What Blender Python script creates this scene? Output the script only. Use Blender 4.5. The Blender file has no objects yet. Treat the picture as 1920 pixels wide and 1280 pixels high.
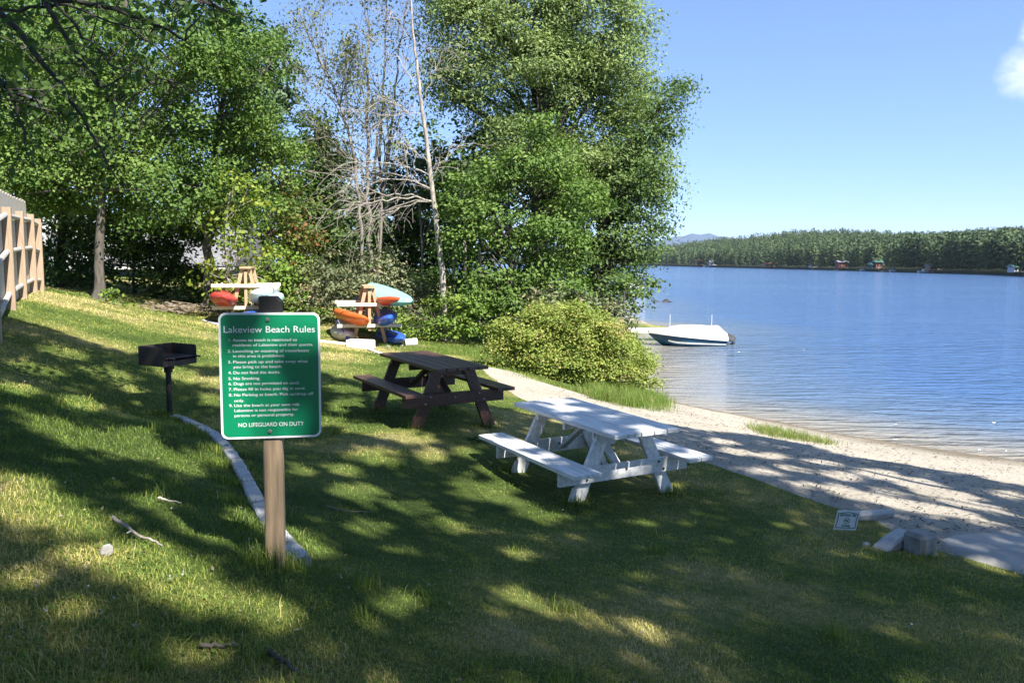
import bpy, bmesh, math, random
import numpy as np
from mathutils import Vector, Matrix
R = math.radians
rng = np.random.default_rng(7)
random.seed(7)
SC = bpy.context.scene
COL = SC.collection

# ------------------------------------------------------------------ camera
ZC = 3.4                      # eye height above the lake surface (z = 0)
F = 1470.0                    # focal length in pixels of a 1920 px wide frame
PITCH = math.atan(151 / F)
cam_d = bpy.data.cameras.new('camera')
cam = bpy.data.objects.new('camera', cam_d); COL.objects.link(cam)
cam_d.sensor_width = 36; cam_d.lens = 36 * F / 1920
cam_d.clip_start = .05; cam_d.clip_end = 30000
CM = Matrix.Rotation(R(90) - PITCH, 4, 'X') @ Matrix.Rotation(R(.6), 4, 'Z')
cam.matrix_world = Matrix.Translation((0, 0, ZC)) @ CM
SC.camera = cam
CR = np.array(CM.to_3x3())

def ray(px, py):
    return CR @ np.array([(px - 960) / F, -(py - 640) / F, -1.0])
def P(px, py, Y):                       # point seen at a pixel, Y metres ahead
    d = ray(px, py); d = d * (Y / d[1])
    return np.array([d[0], d[1], d[2] + ZC])
def G(px, py, h):                       # point seen at a pixel, h metres below the eye
    d = ray(px, py); d = d * (-h / d[2])
    return np.array([d[0], d[1], d[2] + ZC])
def proj(X):
    X = np.atleast_2d(X) - np.array([0, 0, ZC])
    c = X @ CR
    w = np.where(c[:, 2] < -1e-3, -c[:, 2], 1e-3)
    return np.stack([960 + F * c[:, 0] / w, 640 - F * c[:, 1] / w], 1)

# ------------------------------------------------------------------ sun and sky
EL, AZ = R(50), R(142)                  # azimuth from +Y towards +X: behind the viewer, to the right
S = np.array([math.sin(AZ) * math.cos(EL), math.cos(AZ) * math.cos(EL), math.sin(EL)])

# ------------------------------------------------------------------ noise in numpy
def _hash(ix, iy, seed):
    n = (ix.astype(np.int64) * 374761393 + iy.astype(np.int64) * 668265263 + seed * 144665) & 0x7fffffff
    n = ((n ^ (n >> 13)) * 1274126177) & 0x7fffffff
    return ((n ^ (n >> 16)) & 0xffff) / 65535.0
def vnoise(x, y, sc, seed=0, octs=3):
    x = np.asarray(x, float) / sc; y = np.asarray(y, float) / sc
    out = 0; amp = 1; tot = 0
    for o in range(octs):
        ix = np.floor(x); iy = np.floor(y); fx = x - ix; fy = y - iy
        fx = fx * fx * (3 - 2 * fx); fy = fy * fy * (3 - 2 * fy)
        a = _hash(ix, iy, seed + o); b = _hash(ix + 1, iy, seed + o)
        c = _hash(ix, iy + 1, seed + o); d = _hash(ix + 1, iy + 1, seed + o)
        out = out + amp * ((a * (1 - fx) + b * fx) * (1 - fy) + (c * (1 - fx) + d * fx) * fy)
        tot += amp; amp *= .5; x = x * 2.03 + 7.1; y = y * 2.03 + 3.7
    return out / tot

# ------------------------------------------------------------------ terrain heights (below the eye, in metres)
cp = []
for px, py, h in [(508,1065,1.43),(0,1280,1.25),(0,1000,1.2),(250,1280,1.4),(960,1280,1.72),(1400,1280,1.9),(1920,1280,2.1),
    (565,1062,1.6),(700,1060,1.72),(430,850,1.83),(200,850,1.5),(0,850,1.15),(0,740,1.1),(318,782,2.0),(200,700,1.55),
    (150,620,1.2),(24,578,.85),(47,553,.78),(67,545,.75),(300,590,1.45),(180,560,1.1),(460,614,1.72),(690,655,2.2),
    (820,650,2.25),(905,690,2.2),(1050,725,2.55),(1340,872,2.33),(1640,975,2.4),(1725,1035,2.4),(1585,1005,2.38),
    (1920,1077,2.42),(1500,850,2.92),(1300,790,2.85),(1700,900,2.78),(600,800,1.98),(800,1000,1.95),(1200,1050,2.1),(1450,1000,2.28)]:
    g = G(px, py, h); cp.append((g[0], g[1], ZC - h))
for x, y, h in [(0,0,1.6),(1.27,7.13,2.29),(.35,8.8,2.27),(1.9,8.0,2.31),(-.59,9.32,2.05),(-1.5,10.9,2.06),
    (0,-8,1.2),(-8,-5,.5),(8,-5,2.1),(-12,4,.3),(13,3,2.7),(-14,14,.3),(-18,24,.5),(-11,28,1.1),(-5,30,1.9),(2,27,2.5),(-24,40,.5),
    (0,45,2.3),(3.2,30,2.9),(-30,10,-.6),(-45,50,-.5),(-10,60,1.5),(20,2,3.3),(25,-8,3.2)]:
    cp.append((x, y, ZC - h))
shore = [G(px, py, ZC)[:2] for px, py in [(1920,868),(1766,848),(1575,817),(1383,779),(1235,748)]]
shore = [np.array([17.5, 9.8]), np.array([24, 4])][::-1] + shore + [np.array(q) for q in [(4.0,23.),(4.6,28),(5.4,33),(6.2,37.5),(8.3,41.0),(5.6,46),(7,60),(8,80)]]
for i, q in enumerate(shore):
    a = shore[max(0, i - 1)]; b = shore[min(len(shore) - 1, i + 1)]
    t = (b - a) / np.linalg.norm(b - a); n = np.array([t[1], -t[0]])
    cp.append((q[0], q[1], 0.0)); cp.append((q[0] + n[0] * 3, q[1] + n[1] * 3, -.5)); cp.append((q[0] + n[0] * 11, q[1] + n[1] * 11, -1.9))
cp = np.array(cp)
def _k(r2): return np.where(r2 > 1e-9, .5 * r2 * np.log(np.maximum(r2, 1e-9)), 0)
_n = len(cp)
_A = np.zeros((_n + 3, _n + 3))
_d2 = ((cp[:, None, :2] - cp[None, :, :2]) ** 2).sum(-1)
_A[:_n, :_n] = _k(_d2) + np.eye(_n) * .15
_A[:_n, _n] = 1; _A[:_n, _n + 1:] = cp[:, :2]; _A[_n, :_n] = 1; _A[_n + 1:, :_n] = cp[:, :2].T
_w = np.linalg.solve(_A, np.concatenate([cp[:, 2], np.zeros(3)]))
def Hf(x, y):
    x = np.asarray(x, float); y = np.asarray(y, float); shp = x.shape
    x = x.ravel(); y = y.ravel(); out = np.empty(len(x))
    for i in range(0, len(x), 20000):
        xs, ys = x[i:i + 20000], y[i:i + 20000]
        r2 = (xs[:, None] - cp[None, :, 0]) ** 2 + (ys[:, None] - cp[None, :, 1]) ** 2
        out[i:i + 20000] = _k(r2) @ _w[:_n] + _w[_n] + _w[_n + 1] * xs + _w[_n + 2] * ys
    out = np.clip(out, -4, 7)
    out = out + .035 * (vnoise(x, y, .9, 3) - .5) * np.clip((out - .1) * 2, 0, 1)
    return out.reshape(shp)
def hz(x, y): return float(Hf(np.array([x]), np.array([y]))[0])
def ground_at(px, py):                  # march the pixel's ray down to the terrain
    d = ray(px, py); d = d / d[1]
    ys = np.concatenate([np.linspace(1, 30, 1500), np.linspace(30.02, 70, 600)])
    z = ZC + d[2] * ys; h = Hf(d[0] * ys, ys)
    i = int(np.argmax(z <= h)) if (z <= h).any() else len(ys) - 1
    return np.array([d[0] * ys[i], ys[i], h[i]])

# sand polygon
SAND = [G(px, py, h)[:2] for px, py, h in [(893,684,2.2),(965,742,2.25),(1150,808,2.3),(1340,872,2.33),(1460,915,2.36),(1560,950,2.38),(1640,975,2.4),(1750,1030,2.42),(1920,1077,2.42)]]
SAND += [np.array(q) for q in [(6.5,5.2),(16,-2),(40,-4),(40,24),(9,27),(4.4,23)]]
SAND += [G(px, py, h)[:2] for px, py, h in [(1237,752,3.3),(1200,768,3.0),(1130,760,2.75),(1090,745,2.65),(1040,724,2.5),(985,700,2.35)]]
SAND = np.array(SAND)
def sand_sd(x, y):
    x = np.asarray(x, float); y = np.asarray(y, float)
    d = np.full(x.shape, 1e9); ins = np.zeros(x.shape, bool)
    for i in range(len(SAND)):
        a = SAND[i]; b = SAND[(i + 1) % len(SAND)]; e = b - a
        t = np.clip(((x - a[0]) * e[0] + (y - a[1]) * e[1]) / (e @ e), 0, 1)
        d = np.minimum(d, np.hypot(x - a[0] - t * e[0], y - a[1] - t * e[1]))
        c = (a[1] > y) != (b[1] > y)
        xi = a[0] + (y - a[1]) * e[0] / (e[1] if abs(e[1]) > 1e-9 else 1e-9)
        ins ^= c & (x < xi)
    return np.where(ins, d, -d) + .12 * (vnoise(x, y, .5, 11) - .5)

# ------------------------------------------------------------------ materials
def mat(name):
    m = bpy.data.materials.new(name); m.use_nodes = True
    nt = m.node_tree; nt.nodes.clear()
    o = nt.nodes.new('ShaderNodeOutputMaterial'); b = nt.nodes.new('ShaderNodeBsdfPrincipled')
    nt.links.new(b.outputs[0], o.inputs[0])
    return m, nt, b, o
def N(nt, t, **kw):
    n = nt.nodes.new(t)
    for k, v in kw.items():
        if k.startswith('_'): setattr(n, k[1:], v)
        else: n.inputs[k.replace('__', ' ')].default_value = v
    return n
def L(nt, a, b): nt.links.new(a, b)
def ramp(nt, fac, stops):
    r = nt.nodes.new('ShaderNodeValToRGB'); e = r.color_ramp.elements
    while len(e) < len(stops): e.new(.5)
    for q, (p, c) in zip(e, stops): q.position = p; q.color = (*c, 1)
    L(nt, fac, r.inputs[0]); return r.outputs[0]
def objnoise(nt, scale, stretch=(1, 1, 1), detail=4, rough=.6):
    tc = nt.nodes.new('ShaderNodeTexCoord'); mp = nt.nodes.new('ShaderNodeMapping')
    mp.inputs['Scale'].default_value = stretch
    L(nt, tc.outputs['Object'], mp.inputs[0])
    n = N(nt, 'ShaderNodeTexNoise', Scale=scale, Detail=detail, Roughness=rough)
    L(nt, mp.outputs[0], n.inputs['Vector']); return n
def bump(nt, b, h, strength, dist):
    bn = N(nt, 'ShaderNodeBump', Strength=strength, Distance=dist)
    L(nt, h, bn.inputs['Height']); L(nt, bn.outputs[0], b.inputs['Normal'])
def simple(name, c1, c2=None, scale=6, rough=.6, stretch=(1, 1, 1), bmp=0, metal=0, spec=.5, lo=.35, hi=.65, detail=4):
    m, nt, b, o = mat(name)
    n = objnoise(nt, scale, stretch, detail)
    L(nt, ramp(nt, n.outputs[0], [(lo, c1), (hi, c2 or tuple(x * .8 for x in c1))]), b.inputs['Base Color'])
    b.inputs['Roughness'].default_value = rough; b.inputs['Metallic'].default_value = metal
    b.inputs['Specular IOR Level'].default_value = spec
    if bmp: bump(nt, b, n.outputs[0], .6, bmp)
    return m
def foliage(name, stops, trans=.3, rough=.6, spec=.22):
    m, nt, b, o = mat(name)
    a = N(nt, 'ShaderNodeAttribute', _attribute_name='tone')
    c = ramp(nt, a.outputs['Fac'], stops)
    L(nt, c, b.inputs['Base Color']); b.inputs['Roughness'].default_value = rough
    b.inputs['Specular IOR Level'].default_value = spec
    t = nt.nodes.new('ShaderNodeBsdfTranslucent')
    h = N(nt, 'ShaderNodeHueSaturation', Saturation=1.15, Value=1.25); L(nt, c, h.inputs['Color']); L(nt, h.outputs[0], t.inputs[0])
    mx = N(nt, 'ShaderNodeMixShader', Fac=trans)
    L(nt, b.outputs[0], mx.inputs[1]); L(nt, t.outputs[0], mx.inputs[2]); L(nt, mx.outputs[0], o.inputs[0])
    return m
M = {}
M['maple'] = foliage('maple_leaves', [(0, (0.060,0.112,0.027)), (.5, (0.108,0.186,0.039)), (1, (0.179,0.260,0.060))])
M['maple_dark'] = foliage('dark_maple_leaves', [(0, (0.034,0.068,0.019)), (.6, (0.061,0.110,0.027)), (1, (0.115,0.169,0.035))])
M['maple_yellow'] = foliage('yellow_green_leaves', [(0, (0.101,0.163,0.026)), (.6, (0.183,0.247,0.036)), (1, (0.270,0.299,0.046))])
M['willow'] = foliage('willow_leaves', [(0, (0.114,0.165,0.058)), (.5, (0.193,0.268,0.087)), (1, (0.296,0.361,0.132))], trans=.28)
M['elm'] = foliage('elm_leaves', [(0, (0.061,0.106,0.034)), (.5, (0.103,0.168,0.048)), (1, (0.171,0.232,0.068))])
M['birch'] = foliage('sparse_grey_green_leaves', [(0, (0.103,0.125,0.057)), (.6, (0.172,0.195,0.082)), (1, (0.258,0.250,0.099))])
M['spruce'] = foliage('spruce_needles', [(0, (.012,.03,.016)), (1, (.03,.055,.028))], trans=.1)
M['pine'] = foliage('pine_needles', [(0, (0.053,0.098,0.053)), (1, (0.112,0.169,0.088))], trans=.1)
M['cedar'] = foliage('cedar_foliage', [(0, (0.038,0.072,0.021)), (.7, (0.070,0.127,0.033)), (1, (0.130,0.178,0.043))], trans=.2)
M['shrub_grey'] = foliage('grey_green_shrub_leaves', [(0, (0.111,0.141,0.072)), (.6, (0.188,0.217,0.110)), (.9, (0.265,0.271,0.147)), (1, (0.375,0.281,0.178))])
M['shrub_green'] = foliage('bright_shrub_leaves', [(0, (0.085,0.155,0.026)), (.6, (0.145,0.232,0.039)), (1, (0.222,0.294,0.057))])
M['shrub_yellow'] = foliage('yellow_green_shrub_leaves', [(0, (0.145,0.206,0.044)), (.5, (0.250,0.318,0.072)), (.92, (0.369,0.388,0.103)), (1, (0.395,0.306,0.127))], trans=.38)
M['vine'] = foliage('vine_leaves', [(0, (0.076,0.120,0.025)), (.6, (0.140,0.168,0.038)), (.8, (0.191,0.132,0.050)), (1, (0.254,0.108,0.050))])
M['overhang'] = foliage('overhanging_leaves', [(0, (.05,.095,.022)), (1, (.1,.16,.04))], trans=.42)
M['shore_grass'] = foliage('shore_grass_blades', [(0, (0.101,0.182,0.029)), (.55, (0.162,0.234,0.046)), (.8, (0.297,0.299,0.104)), (1, (0.460,0.390,0.195))], trans=.3, rough=.6)
M['blade'] = foliage('lawn_blades', [(0, (0.084,0.142,0.024)), (.35, (0.168,0.243,0.043)), (.58, (0.330,0.338,0.081)), (.78, (0.505,0.432,0.162)), (1, (0.624,0.513,0.270))], trans=.3, rough=.6, spec=.25)
M['forest'] = foliage('far_forest_leaves', [(0, (0.033,0.059,0.032)), (.5, (0.061,0.099,0.045)), (1, (0.116,0.152,0.055))], trans=.15, rough=.7, spec=.2)
M['bark'] = simple('grey_brown_bark', (.13,.112,.09), (.055,.048,.04), 5, .9, (3, 3, .6), .02)
M['bark_dark'] = simple('dark_bark', (.07,.06,.05), (.03,.027,.022), 5, .9, (3, 3, .6), .02)
M['bark_pale'] = simple('pale_grey_bark', (.42,.38,.33), (.2,.17,.14), 5, .85, (3, 3, .9), .01)
M['bark_mid'] = simple('slender_trunk_bark', (.26,.23,.2), (.12,.11,.09), 5, .9, (3, 3, .6), .01)
M['twig'] = simple('dry_twigs', (.3,.24,.17), (.16,.12,.085), 12, .9)

# lawn and beach
def lawn_mat():
    m, nt, b, o = mat('lawn_soil_and_turf')
    a = N(nt, 'ShaderNodeAttribute', _attribute_name='tone')
    n1 = objnoise(nt, 9, detail=6, rough=.7)
    ad = N(nt, 'ShaderNodeMath', _operation='MULTIPLY_ADD'); L(nt, n1.outputs[0], ad.inputs[0]); ad.inputs[1].default_value = .9; L(nt, a.outputs['Fac'], ad.inputs[2])
    sb = N(nt, 'ShaderNodeMath', _operation='SUBTRACT'); L(nt, ad.outputs[0], sb.inputs[0]); sb.inputs[1].default_value = .45
    c = ramp(nt, sb.outputs[0], [(0, (.055,.09,.018)), (.38, (.12,.165,.036)), (.6, (.25,.25,.075)), (.8, (.38,.34,.15)), (1, (.48,.41,.23))])
    n2 = objnoise(nt, 60, detail=4, rough=.8)
    mx = N(nt, 'ShaderNodeMix', _data_type='RGBA', _blend_type='MULTIPLY'); mx.inputs[0].default_value = .8
    L(nt, c, mx.inputs[6]); L(nt, ramp(nt, n2.outputs[0], [(.3, (.35,.35,.35)), (.7, (1.25,1.25,1.2))]), mx.inputs[7])
    L(nt, mx.outputs[2], b.inputs['Base Color'])
    b.inputs['Roughness'].default_value = .9; b.inputs['Specular IOR Level'].default_value = .15
    bump(nt, b, n2.outputs[0], 1, .03)
    return m
M['lawn'] = lawn_mat()
def sand_mat():
    m, nt, b, o = mat('beach_sand')
    n1 = objnoise(nt, 1.1, detail=6, rough=.7); n2 = objnoise(nt, 22, (1, 1, 1), 6, .75); n3 = objnoise(nt, 130, detail=3)
    c = ramp(nt, n1.outputs[0], [(.3, (.36,.325,.265)), (.55, (.47,.43,.36)), (.75, (.54,.5,.43))])
    d = ramp(nt, n2.outputs[0], [(.33, (.28,.25,.19)), (.47, (.9,.88,.85)), (.8, (1.1,1.08,1.05))])
    mx = N(nt, 'ShaderNodeMix', _data_type='RGBA', _blend_type='MULTIPLY'); mx.inputs[0].default_value = .85
    L(nt, c, mx.inputs[6]); L(nt, d, mx.inputs[7])
    # wet margin by height above the lake
    g = nt.nodes.new('ShaderNodeNewGeometry'); sx = nt.nodes.new('ShaderNodeSeparateXYZ'); L(nt, g.outputs['Position'], sx.inputs[0])
    mr = N(nt, 'ShaderNodeMapRange'); L(nt, sx.outputs[2], mr.inputs[0]); mr.inputs[1].default_value = .04; mr.inputs[2].default_value = .17; mr.inputs[3].default_value = 1; mr.inputs[4].default_value = 0
    wet = N(nt, 'ShaderNodeMix', _data_type='RGBA', _blend_type='MIX'); L(nt, mr.outputs[0], wet.inputs[0])
    L(nt, mx.outputs[2], wet.inputs[6]); wet.inputs[7].default_value = (.17,.14,.1,1)
    L(nt, wet.outputs[2], b.inputs['Base Color'])
    b.inputs['Roughness'].default_value = .9; b.inputs['Specular IOR Level'].default_value = .2
    bump(nt, b, n2.outputs[0], .9, .05)
    return m
M['sand'] = sand_mat()
def water_mat():
    m, nt, b, o = mat('rippled_lake_water')
    tc = nt.nodes.new('ShaderNodeTexCoord')
    def wave(scale, sx, sy, rot, det):
        mp = nt.nodes.new('ShaderNodeMapping'); mp.inputs['Rotation'].default_value = (0, 0, R(rot)); mp.inputs['Scale'].default_value = (sx, sy, 1)
        L(nt, tc.outputs['Object'], mp.inputs[0])
        n = N(nt, 'ShaderNodeTexNoise', Scale=scale, Detail=det, Roughness=.55, Distortion=.3); L(nt, mp.outputs[0], n.inputs['Vector']); return n.outputs[0]
    w1 = wave(1.45, .5, 2.0, 14, 3); w2 = wave(4.2, .6, 1.9, 6, 3); w3 = wave(.16, .7, 1.6, 10, 2)
    a = N(nt, 'ShaderNodeMath', _operation='MULTIPLY_ADD'); L(nt, w2, a.inputs[0]); a.inputs[1].default_value = .15; L(nt, w1, a.inputs[2])
    a2 = N(nt, 'ShaderNodeMath', _operation='MULTIPLY_ADD'); L(nt, w3, a2.inputs[0]); a2.inputs[1].default_value = .7; L(nt, a.outputs[0], a2.inputs[2])
    # wind streaks change how steep the ripples are
    st = wave(.018, .35, 2.6, 4, 3)
    mr = N(nt, 'ShaderNodeMapRange'); L(nt, st, mr.inputs[0]); mr.inputs[1].default_value = .38; mr.inputs[2].default_value = .62; mr.inputs[3].default_value = .5; mr.inputs[4].default_value = 1
    bn = N(nt, 'ShaderNodeBump', Distance=.4); L(nt, a2.outputs[0], bn.inputs['Height']); L(nt, mr.outputs[0], bn.inputs['Strength'])
    L(nt, bn.outputs[0], b.inputs['Normal'])
    at = N(nt, 'ShaderNodeAttribute', _attribute_name='tone')
    L(nt, ramp(nt, at.outputs['Fac'], [(0, (.25,.215,.16)), (.12, (.2,.2,.19)), (.35, (.1,.15,.23)), (1, (.06,.125,.265))]), b.inputs['Base Color'])
    b.inputs['Roughness'].default_value = .09; b.inputs['IOR'].default_value = 1.333
    return m
M['water'] = water_mat()
def plank_mat(name, base, dark, grain=(1, 14, 14), rough=.55, lo=.3, hi=.7, bmp=.004, scale=2.2):
    return simple(name, base, dark, scale, rough, grain, bmp, lo=lo, hi=hi, detail=6)
M['white_paint'] = simple('white_painted_wood', (.76,.76,.745), (.54,.535,.52), 3, .55, (9, .8, 9), .002)
M['white_worn'] = simple('worn_white_paint', (.78,.77,.74), (.45,.42,.37), 9, .6, (3, 3, 1), .003, lo=.5, hi=.72)
M['brown_paint'] = simple('dark_brown_stained_wood', (.1,.052,.036), (.05,.027,.02), 4, .42, (9, 1, 9), .003)
M['brown_worn'] = simple('worn_brown_stain', (.12,.06,.04), (.26,.11,.065), 5, .55, (3, 3, 1.5), .003, lo=.5, hi=.62)
M['treated'] = simple('weathered_treated_post', (.38,.27,.16), (.2,.145,.095), 3, .8, (14, 14, .8), .003)
M['rack_wood'] = simple('pale_new_lumber', (.46,.32,.19), (.36,.24,.14), 4, .7, (8, 8, 1), .002)
M['rack_white'] = simple('bleached_lumber', (.62,.56,.45), (.52,.46,.36), 4, .7, (1, 8, 8), .002)
M['fence_post'] = simple('tan_fence_post', (.37,.275,.19), (.28,.2,.135), 4, .8, (12, 12, 1), .002)
M['fence_board'] = simple('grey_fence_board', (.54,.49,.42), (.38,.35,.3), 4, .85, (12, 12, 1), .003)
M['fence_rail'] = simple('grey_fence_rail', (.5,.47,.43), (.36,.33,.3), 5, .85, (2, 2, 6), .003)
M['sign_green'] = simple('green_sign_sheeting', (.002,.2,.088), (.002,.185,.08), 3, .35)
M['sign_white'] = simple('white_sign_sheeting', (.78,.79,.8), (.74,.75,.76), 3, .4)
M['bolt'] = simple('galvanised_bolt', (.45,.45,.44), (.3,.3,.3), 40, .4, metal=.8)
M['bolt_dark'] = simple('rusty_dark_bolt', (.06,.05,.045), (.03,.03,.03), 40, .5, metal=.5)
M['black_iron'] = simple('black_grill_steel', (.018,.016,.015), (.035,.024,.019), 14, .6, bmp=.002)
M['black_cap'] = simple('black_post_cap', (.012,.011,.011), (.02,.017,.016), 8, .6)
M['kerb'] = simple('grey_kerb_stone', (.46,.45,.43), (.34,.33,.31), 14, .85, bmp=.008)
M['block'] = simple('grey_concrete_block', (.3,.29,.265), (.19,.185,.165), 9, .9, bmp=.01)
M['slab'] = simple('grey_concrete_slab', (.38,.36,.325), (.28,.27,.245), 2.5, .85, bmp=.01)
M['white_conc'] = simple('pale_concrete', (.74,.72,.67), (.6,.58,.53), 6, .8, bmp=.006)
M['rock'] = simple('lake_rock', (.05,.047,.045), (.025,.023,.022), 5, .6, bmp=.02)
M['pale_rock'] = simple('pale_stone', (.4,.385,.37), (.27,.26,.25), 18, .85, bmp=.01)
def plastic(name, c, c2=None): return simple(name, c, c2 or tuple(x * .82 for x in c), 2.5, .38, spec=.5)
M['k_red'] = plastic('faded_red_plastic', (.5,.05,.04)); M['k_orange'] = plastic('orange_plastic', (.72,.13,.02))
M['k_redorange'] = plastic('red_orange_plastic', (.48,.075,.018)); M['k_blue'] = plastic('blue_plastic', (.03,.11,.5))
M['k_teal'] = plastic('teal_plastic', (.08,.36,.38)); M['k_white'] = plastic('white_plastic', (.62,.63,.63))
M['k_ltteal'] = plastic('pale_teal_plastic', (.3,.58,.55)); M['k_pale'] = plastic('pale_pink_plastic', (.62,.55,.56)); M['k_ltblue'] = plastic('light_blue_plastic', (.5,.68,.72)); M['k_dark'] = simple('black_rubber_and_hole_shade', (.012,.012,.013), None, 9, .6)
M['paddle'] = plastic('dark_blue_paddle', (.04,.06,.22))
M['hull_blue'] = simple('dark_blue_hull', (.015,.06,.11), (.02,.085,.15), 1.5, .25)
M['canvas'] = simple('white_boat_canvas', (.66,.66,.65), (.58,.58,.575), 3, .75, bmp=.02)
M['hull_stripe'] = simple('cream_hull_stripe', (.7,.68,.6), None, 3, .4)
M['motor'] = simple('dark_outboard', (.03,.032,.035), (.1,.1,.1), 4, .35)
M['red_house'] = simple('red_house_siding', (.2,.07,.05), (.16,.055,.04), 3, .8)
M['green_house'] = simple('dark_green_siding', (.05,.1,.07), (.04,.08,.06), 3, .8)
M['green_roof'] = simple('green_metal_roof', (.07,.17,.13), (.06,.14,.11), 3, .5)
M['grey_roof'] = simple('grey_shingle_roof', (.2,.2,.215), (.13,.13,.14), 3, .85, (1, 1, 9), .01)
M['pale_siding'] = simple('white_house_siding', (.5,.5,.5), (.43,.43,.43), 3, .7, (1, 1, 9))
M['tan_siding'] = simple('tan_house_siding', (.3,.19,.12), (.24,.15,.09), 3, .8)
M['glass'] = simple('dark_window_glass', (.03,.04,.05), (.02,.03,.04), 2, .1)
M['hill'] = simple('far_shore_soil', (.02,.036,.016), (.03,.045,.02), .02, .95)
M['mountain'] = simple('haze_blue_mountain', (.014,.055,.125), (.011,.047,.105), .003, .95)  # distance haze painted into the blue of the wooded slopes
M['far_sand'] = simple('far_shore_bank', (.4,.34,.25), (.28,.24,.18), .3, .9)

# ------------------------------------------------------------------ mesh helpers
def tagset(o, label=None, cat=None, group=None, kind=None):
    if label: o['label'] = label
    if cat: o['category'] = cat
    if group: o['group'] = group
    if kind: o['kind'] = kind
    return o
def link(name, me, m, parent=None, smooth=False):
    if m is not None:
        for q in (m if isinstance(m, (list, tuple)) else [m]): me.materials.append(q)
    if smooth: me.polygons.foreach_set('use_smooth', [True] * len(me.polygons))
    o = bpy.data.objects.new(name, me); COL.objects.link(o)
    if parent is not None: o.parent = parent
    return o
def thing(name, loc, rz=0, label=None, cat=None, group=None):
    o = bpy.data.objects.new(name, None); COL.objects.link(o)
    o.empty_display_size = .2
    o.location = [float(q) for q in loc]; o.rotation_euler = (0, 0, rz)
    return tagset(o, label, cat, group)
class MB:
    def __init__(s): s.v = []; s.f = []; s.mi = []; s.m = 0
    def add(s, V, Fs):
        n = len(s.v); s.v += [tuple(float(c) for c in q) for q in V]; s.f += [tuple(n + i for i in q) for q in Fs]; s.mi += [s.m] * len(Fs)
        return s
    def box(s, c, size, rot=None, ch=0):
        hx, hy, hz_ = [q / 2 for q in size]
        V = np.array([(x, y, z) for x in (-hx, hx) for y in (-hy, hy) for z in (-hz_, hz_)])
        if rot is not None: V = V @ np.array(rot).T
        return s.add(V + np.array(c), [(0,1,3,2), (4,6,7,5), (0,4,5,1), (2,3,7,6), (0,2,6,4), (1,5,7,3)])
    def beam(s, a, b, w, h, up=(0, 0, 1)):      # board from a to b; w across, h along 'up'
        a = np.array(a, float); b = np.array(b, float); d = b - a; l = np.linalg.norm(d); d /= l
        x = np.cross(d, np.array(up, float)); x /= np.linalg.norm(x); u = np.cross(x, d)
        return s.box((a + b) / 2, (w, l, h), np.stack([x, d, u], 1))
    def prism(s, pts, y0, y1):                  # outline in x,z extruded along y
        n = len(pts)
        V = [(p[0], y0, p[1]) for p in pts] + [(p[0], y1, p[1]) for p in pts]
        return s.add(V, [tuple(range(n)), tuple(range(2 * n - 1, n - 1, -1))] + [(i, n + i, n + (i + 1) % n, (i + 1) % n) for i in range(n)])
    def tube(s, pts, rad, n=8, cap=True):
        V, Fq = tube(pts, rad, n)
        s.add(V, [tuple(q) for q in Fq])
        if cap:
            s.add(V[:n], [tuple(range(n))[::-1]]); s.add(V[-n:], [tuple(range(n))])
        return s
    def build(s, name, m, parent=None, bevel=0, smooth=False, sub=0):
        me = bpy.data.meshes.new(name); me.from_pydata(s.v, [], s.f); 
        bm = bmesh.new(); bm.from_mesh(me)
        for f, i in zip(bm.faces, s.mi): f.material_index = i
        bmesh.ops.recalc_face_normals(bm, faces=bm.faces)
        if bevel: bmesh.ops.bevel(bm, geom=list(bm.edges), offset=bevel, segments=1, affect='EDGES', clamp_overlap=True)
        if sub: bmesh.ops.subdivide_edges(bm, edges=list(bm.edges), cuts=sub, use_grid_fill=True)
        bm.to_mesh(me); bm.free(); me.update()
        return link(name, me, m, parent, smooth)
def tube(pts, rad, n=6):
    pts = np.asarray(pts, float); k = len(pts); rad = np.broadcast_to(np.asarray(rad, float), (k,))
    T = np.gradient(pts, axis=0); T /= np.linalg.norm(T, axis=1, keepdims=True) + 1e-12
    ref = np.array([0.0, 0, 1]) if abs(T[k // 2, 2]) < .9 else np.array([1.0, 0, 0])
    A = np.cross(T, ref); A /= np.linalg.norm(A, axis=1, keepdims=True) + 1e-12; B = np.cross(T, A)
    th = np.arange(n) * 2 * math.pi / n
    V = pts[:, None] + rad[:, None, None] * (np.cos(th)[None, :, None] * A[:, None] + np.sin(th)[None, :, None] * B[:, None])
    i = np.arange(k - 1)[:, None] * n; j = np.arange(n)[None, :]; j2 = (j + 1) % n
    Fq = np.stack([i + j, i + n + j, i + n + j2, i + j2], -1).reshape(-1, 4)
    return V.reshape(-1, 3), Fq
class Tubes:
    def __init__(s): s.V = []; s.F = []; s.n = 0
    def add(s, pts, rad, n=6):
        V, Fq = tube(pts, rad, n); s.V.append(V); s.F.append(Fq + s.n); s.n += len(V)
    def get(s): return (np.concatenate(s.V), np.concatenate(s.F)) if s.V else (np.zeros((0, 3)), np.zeros((0, 4), int))
def big(name, V, Fq, m, parent=None, tone=None, smooth=False, dom='FACE'):
    V = np.ascontiguousarray(V, np.float32); Fq = np.ascontiguousarray(Fq, np.int32); k = Fq.shape[1]
    me = bpy.data.meshes.new(name)
    me.vertices.add(len(V)); me.vertices.foreach_set('co', V.ravel())
    me.loops.add(Fq.size); me.loops.foreach_set('vertex_index', Fq.ravel())
    me.polygons.add(len(Fq)); me.polygons.foreach_set('loop_start', np.arange(len(Fq), dtype=np.int32) * k)
    if tone is not None:
        a = me.attributes.new('tone', 'FLOAT', dom); a.data.foreach_set('value', np.ascontiguousarray(tone, np.float32))
    me.update(calc_edges=True)
    return link(name, me, m, parent, smooth)
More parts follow.
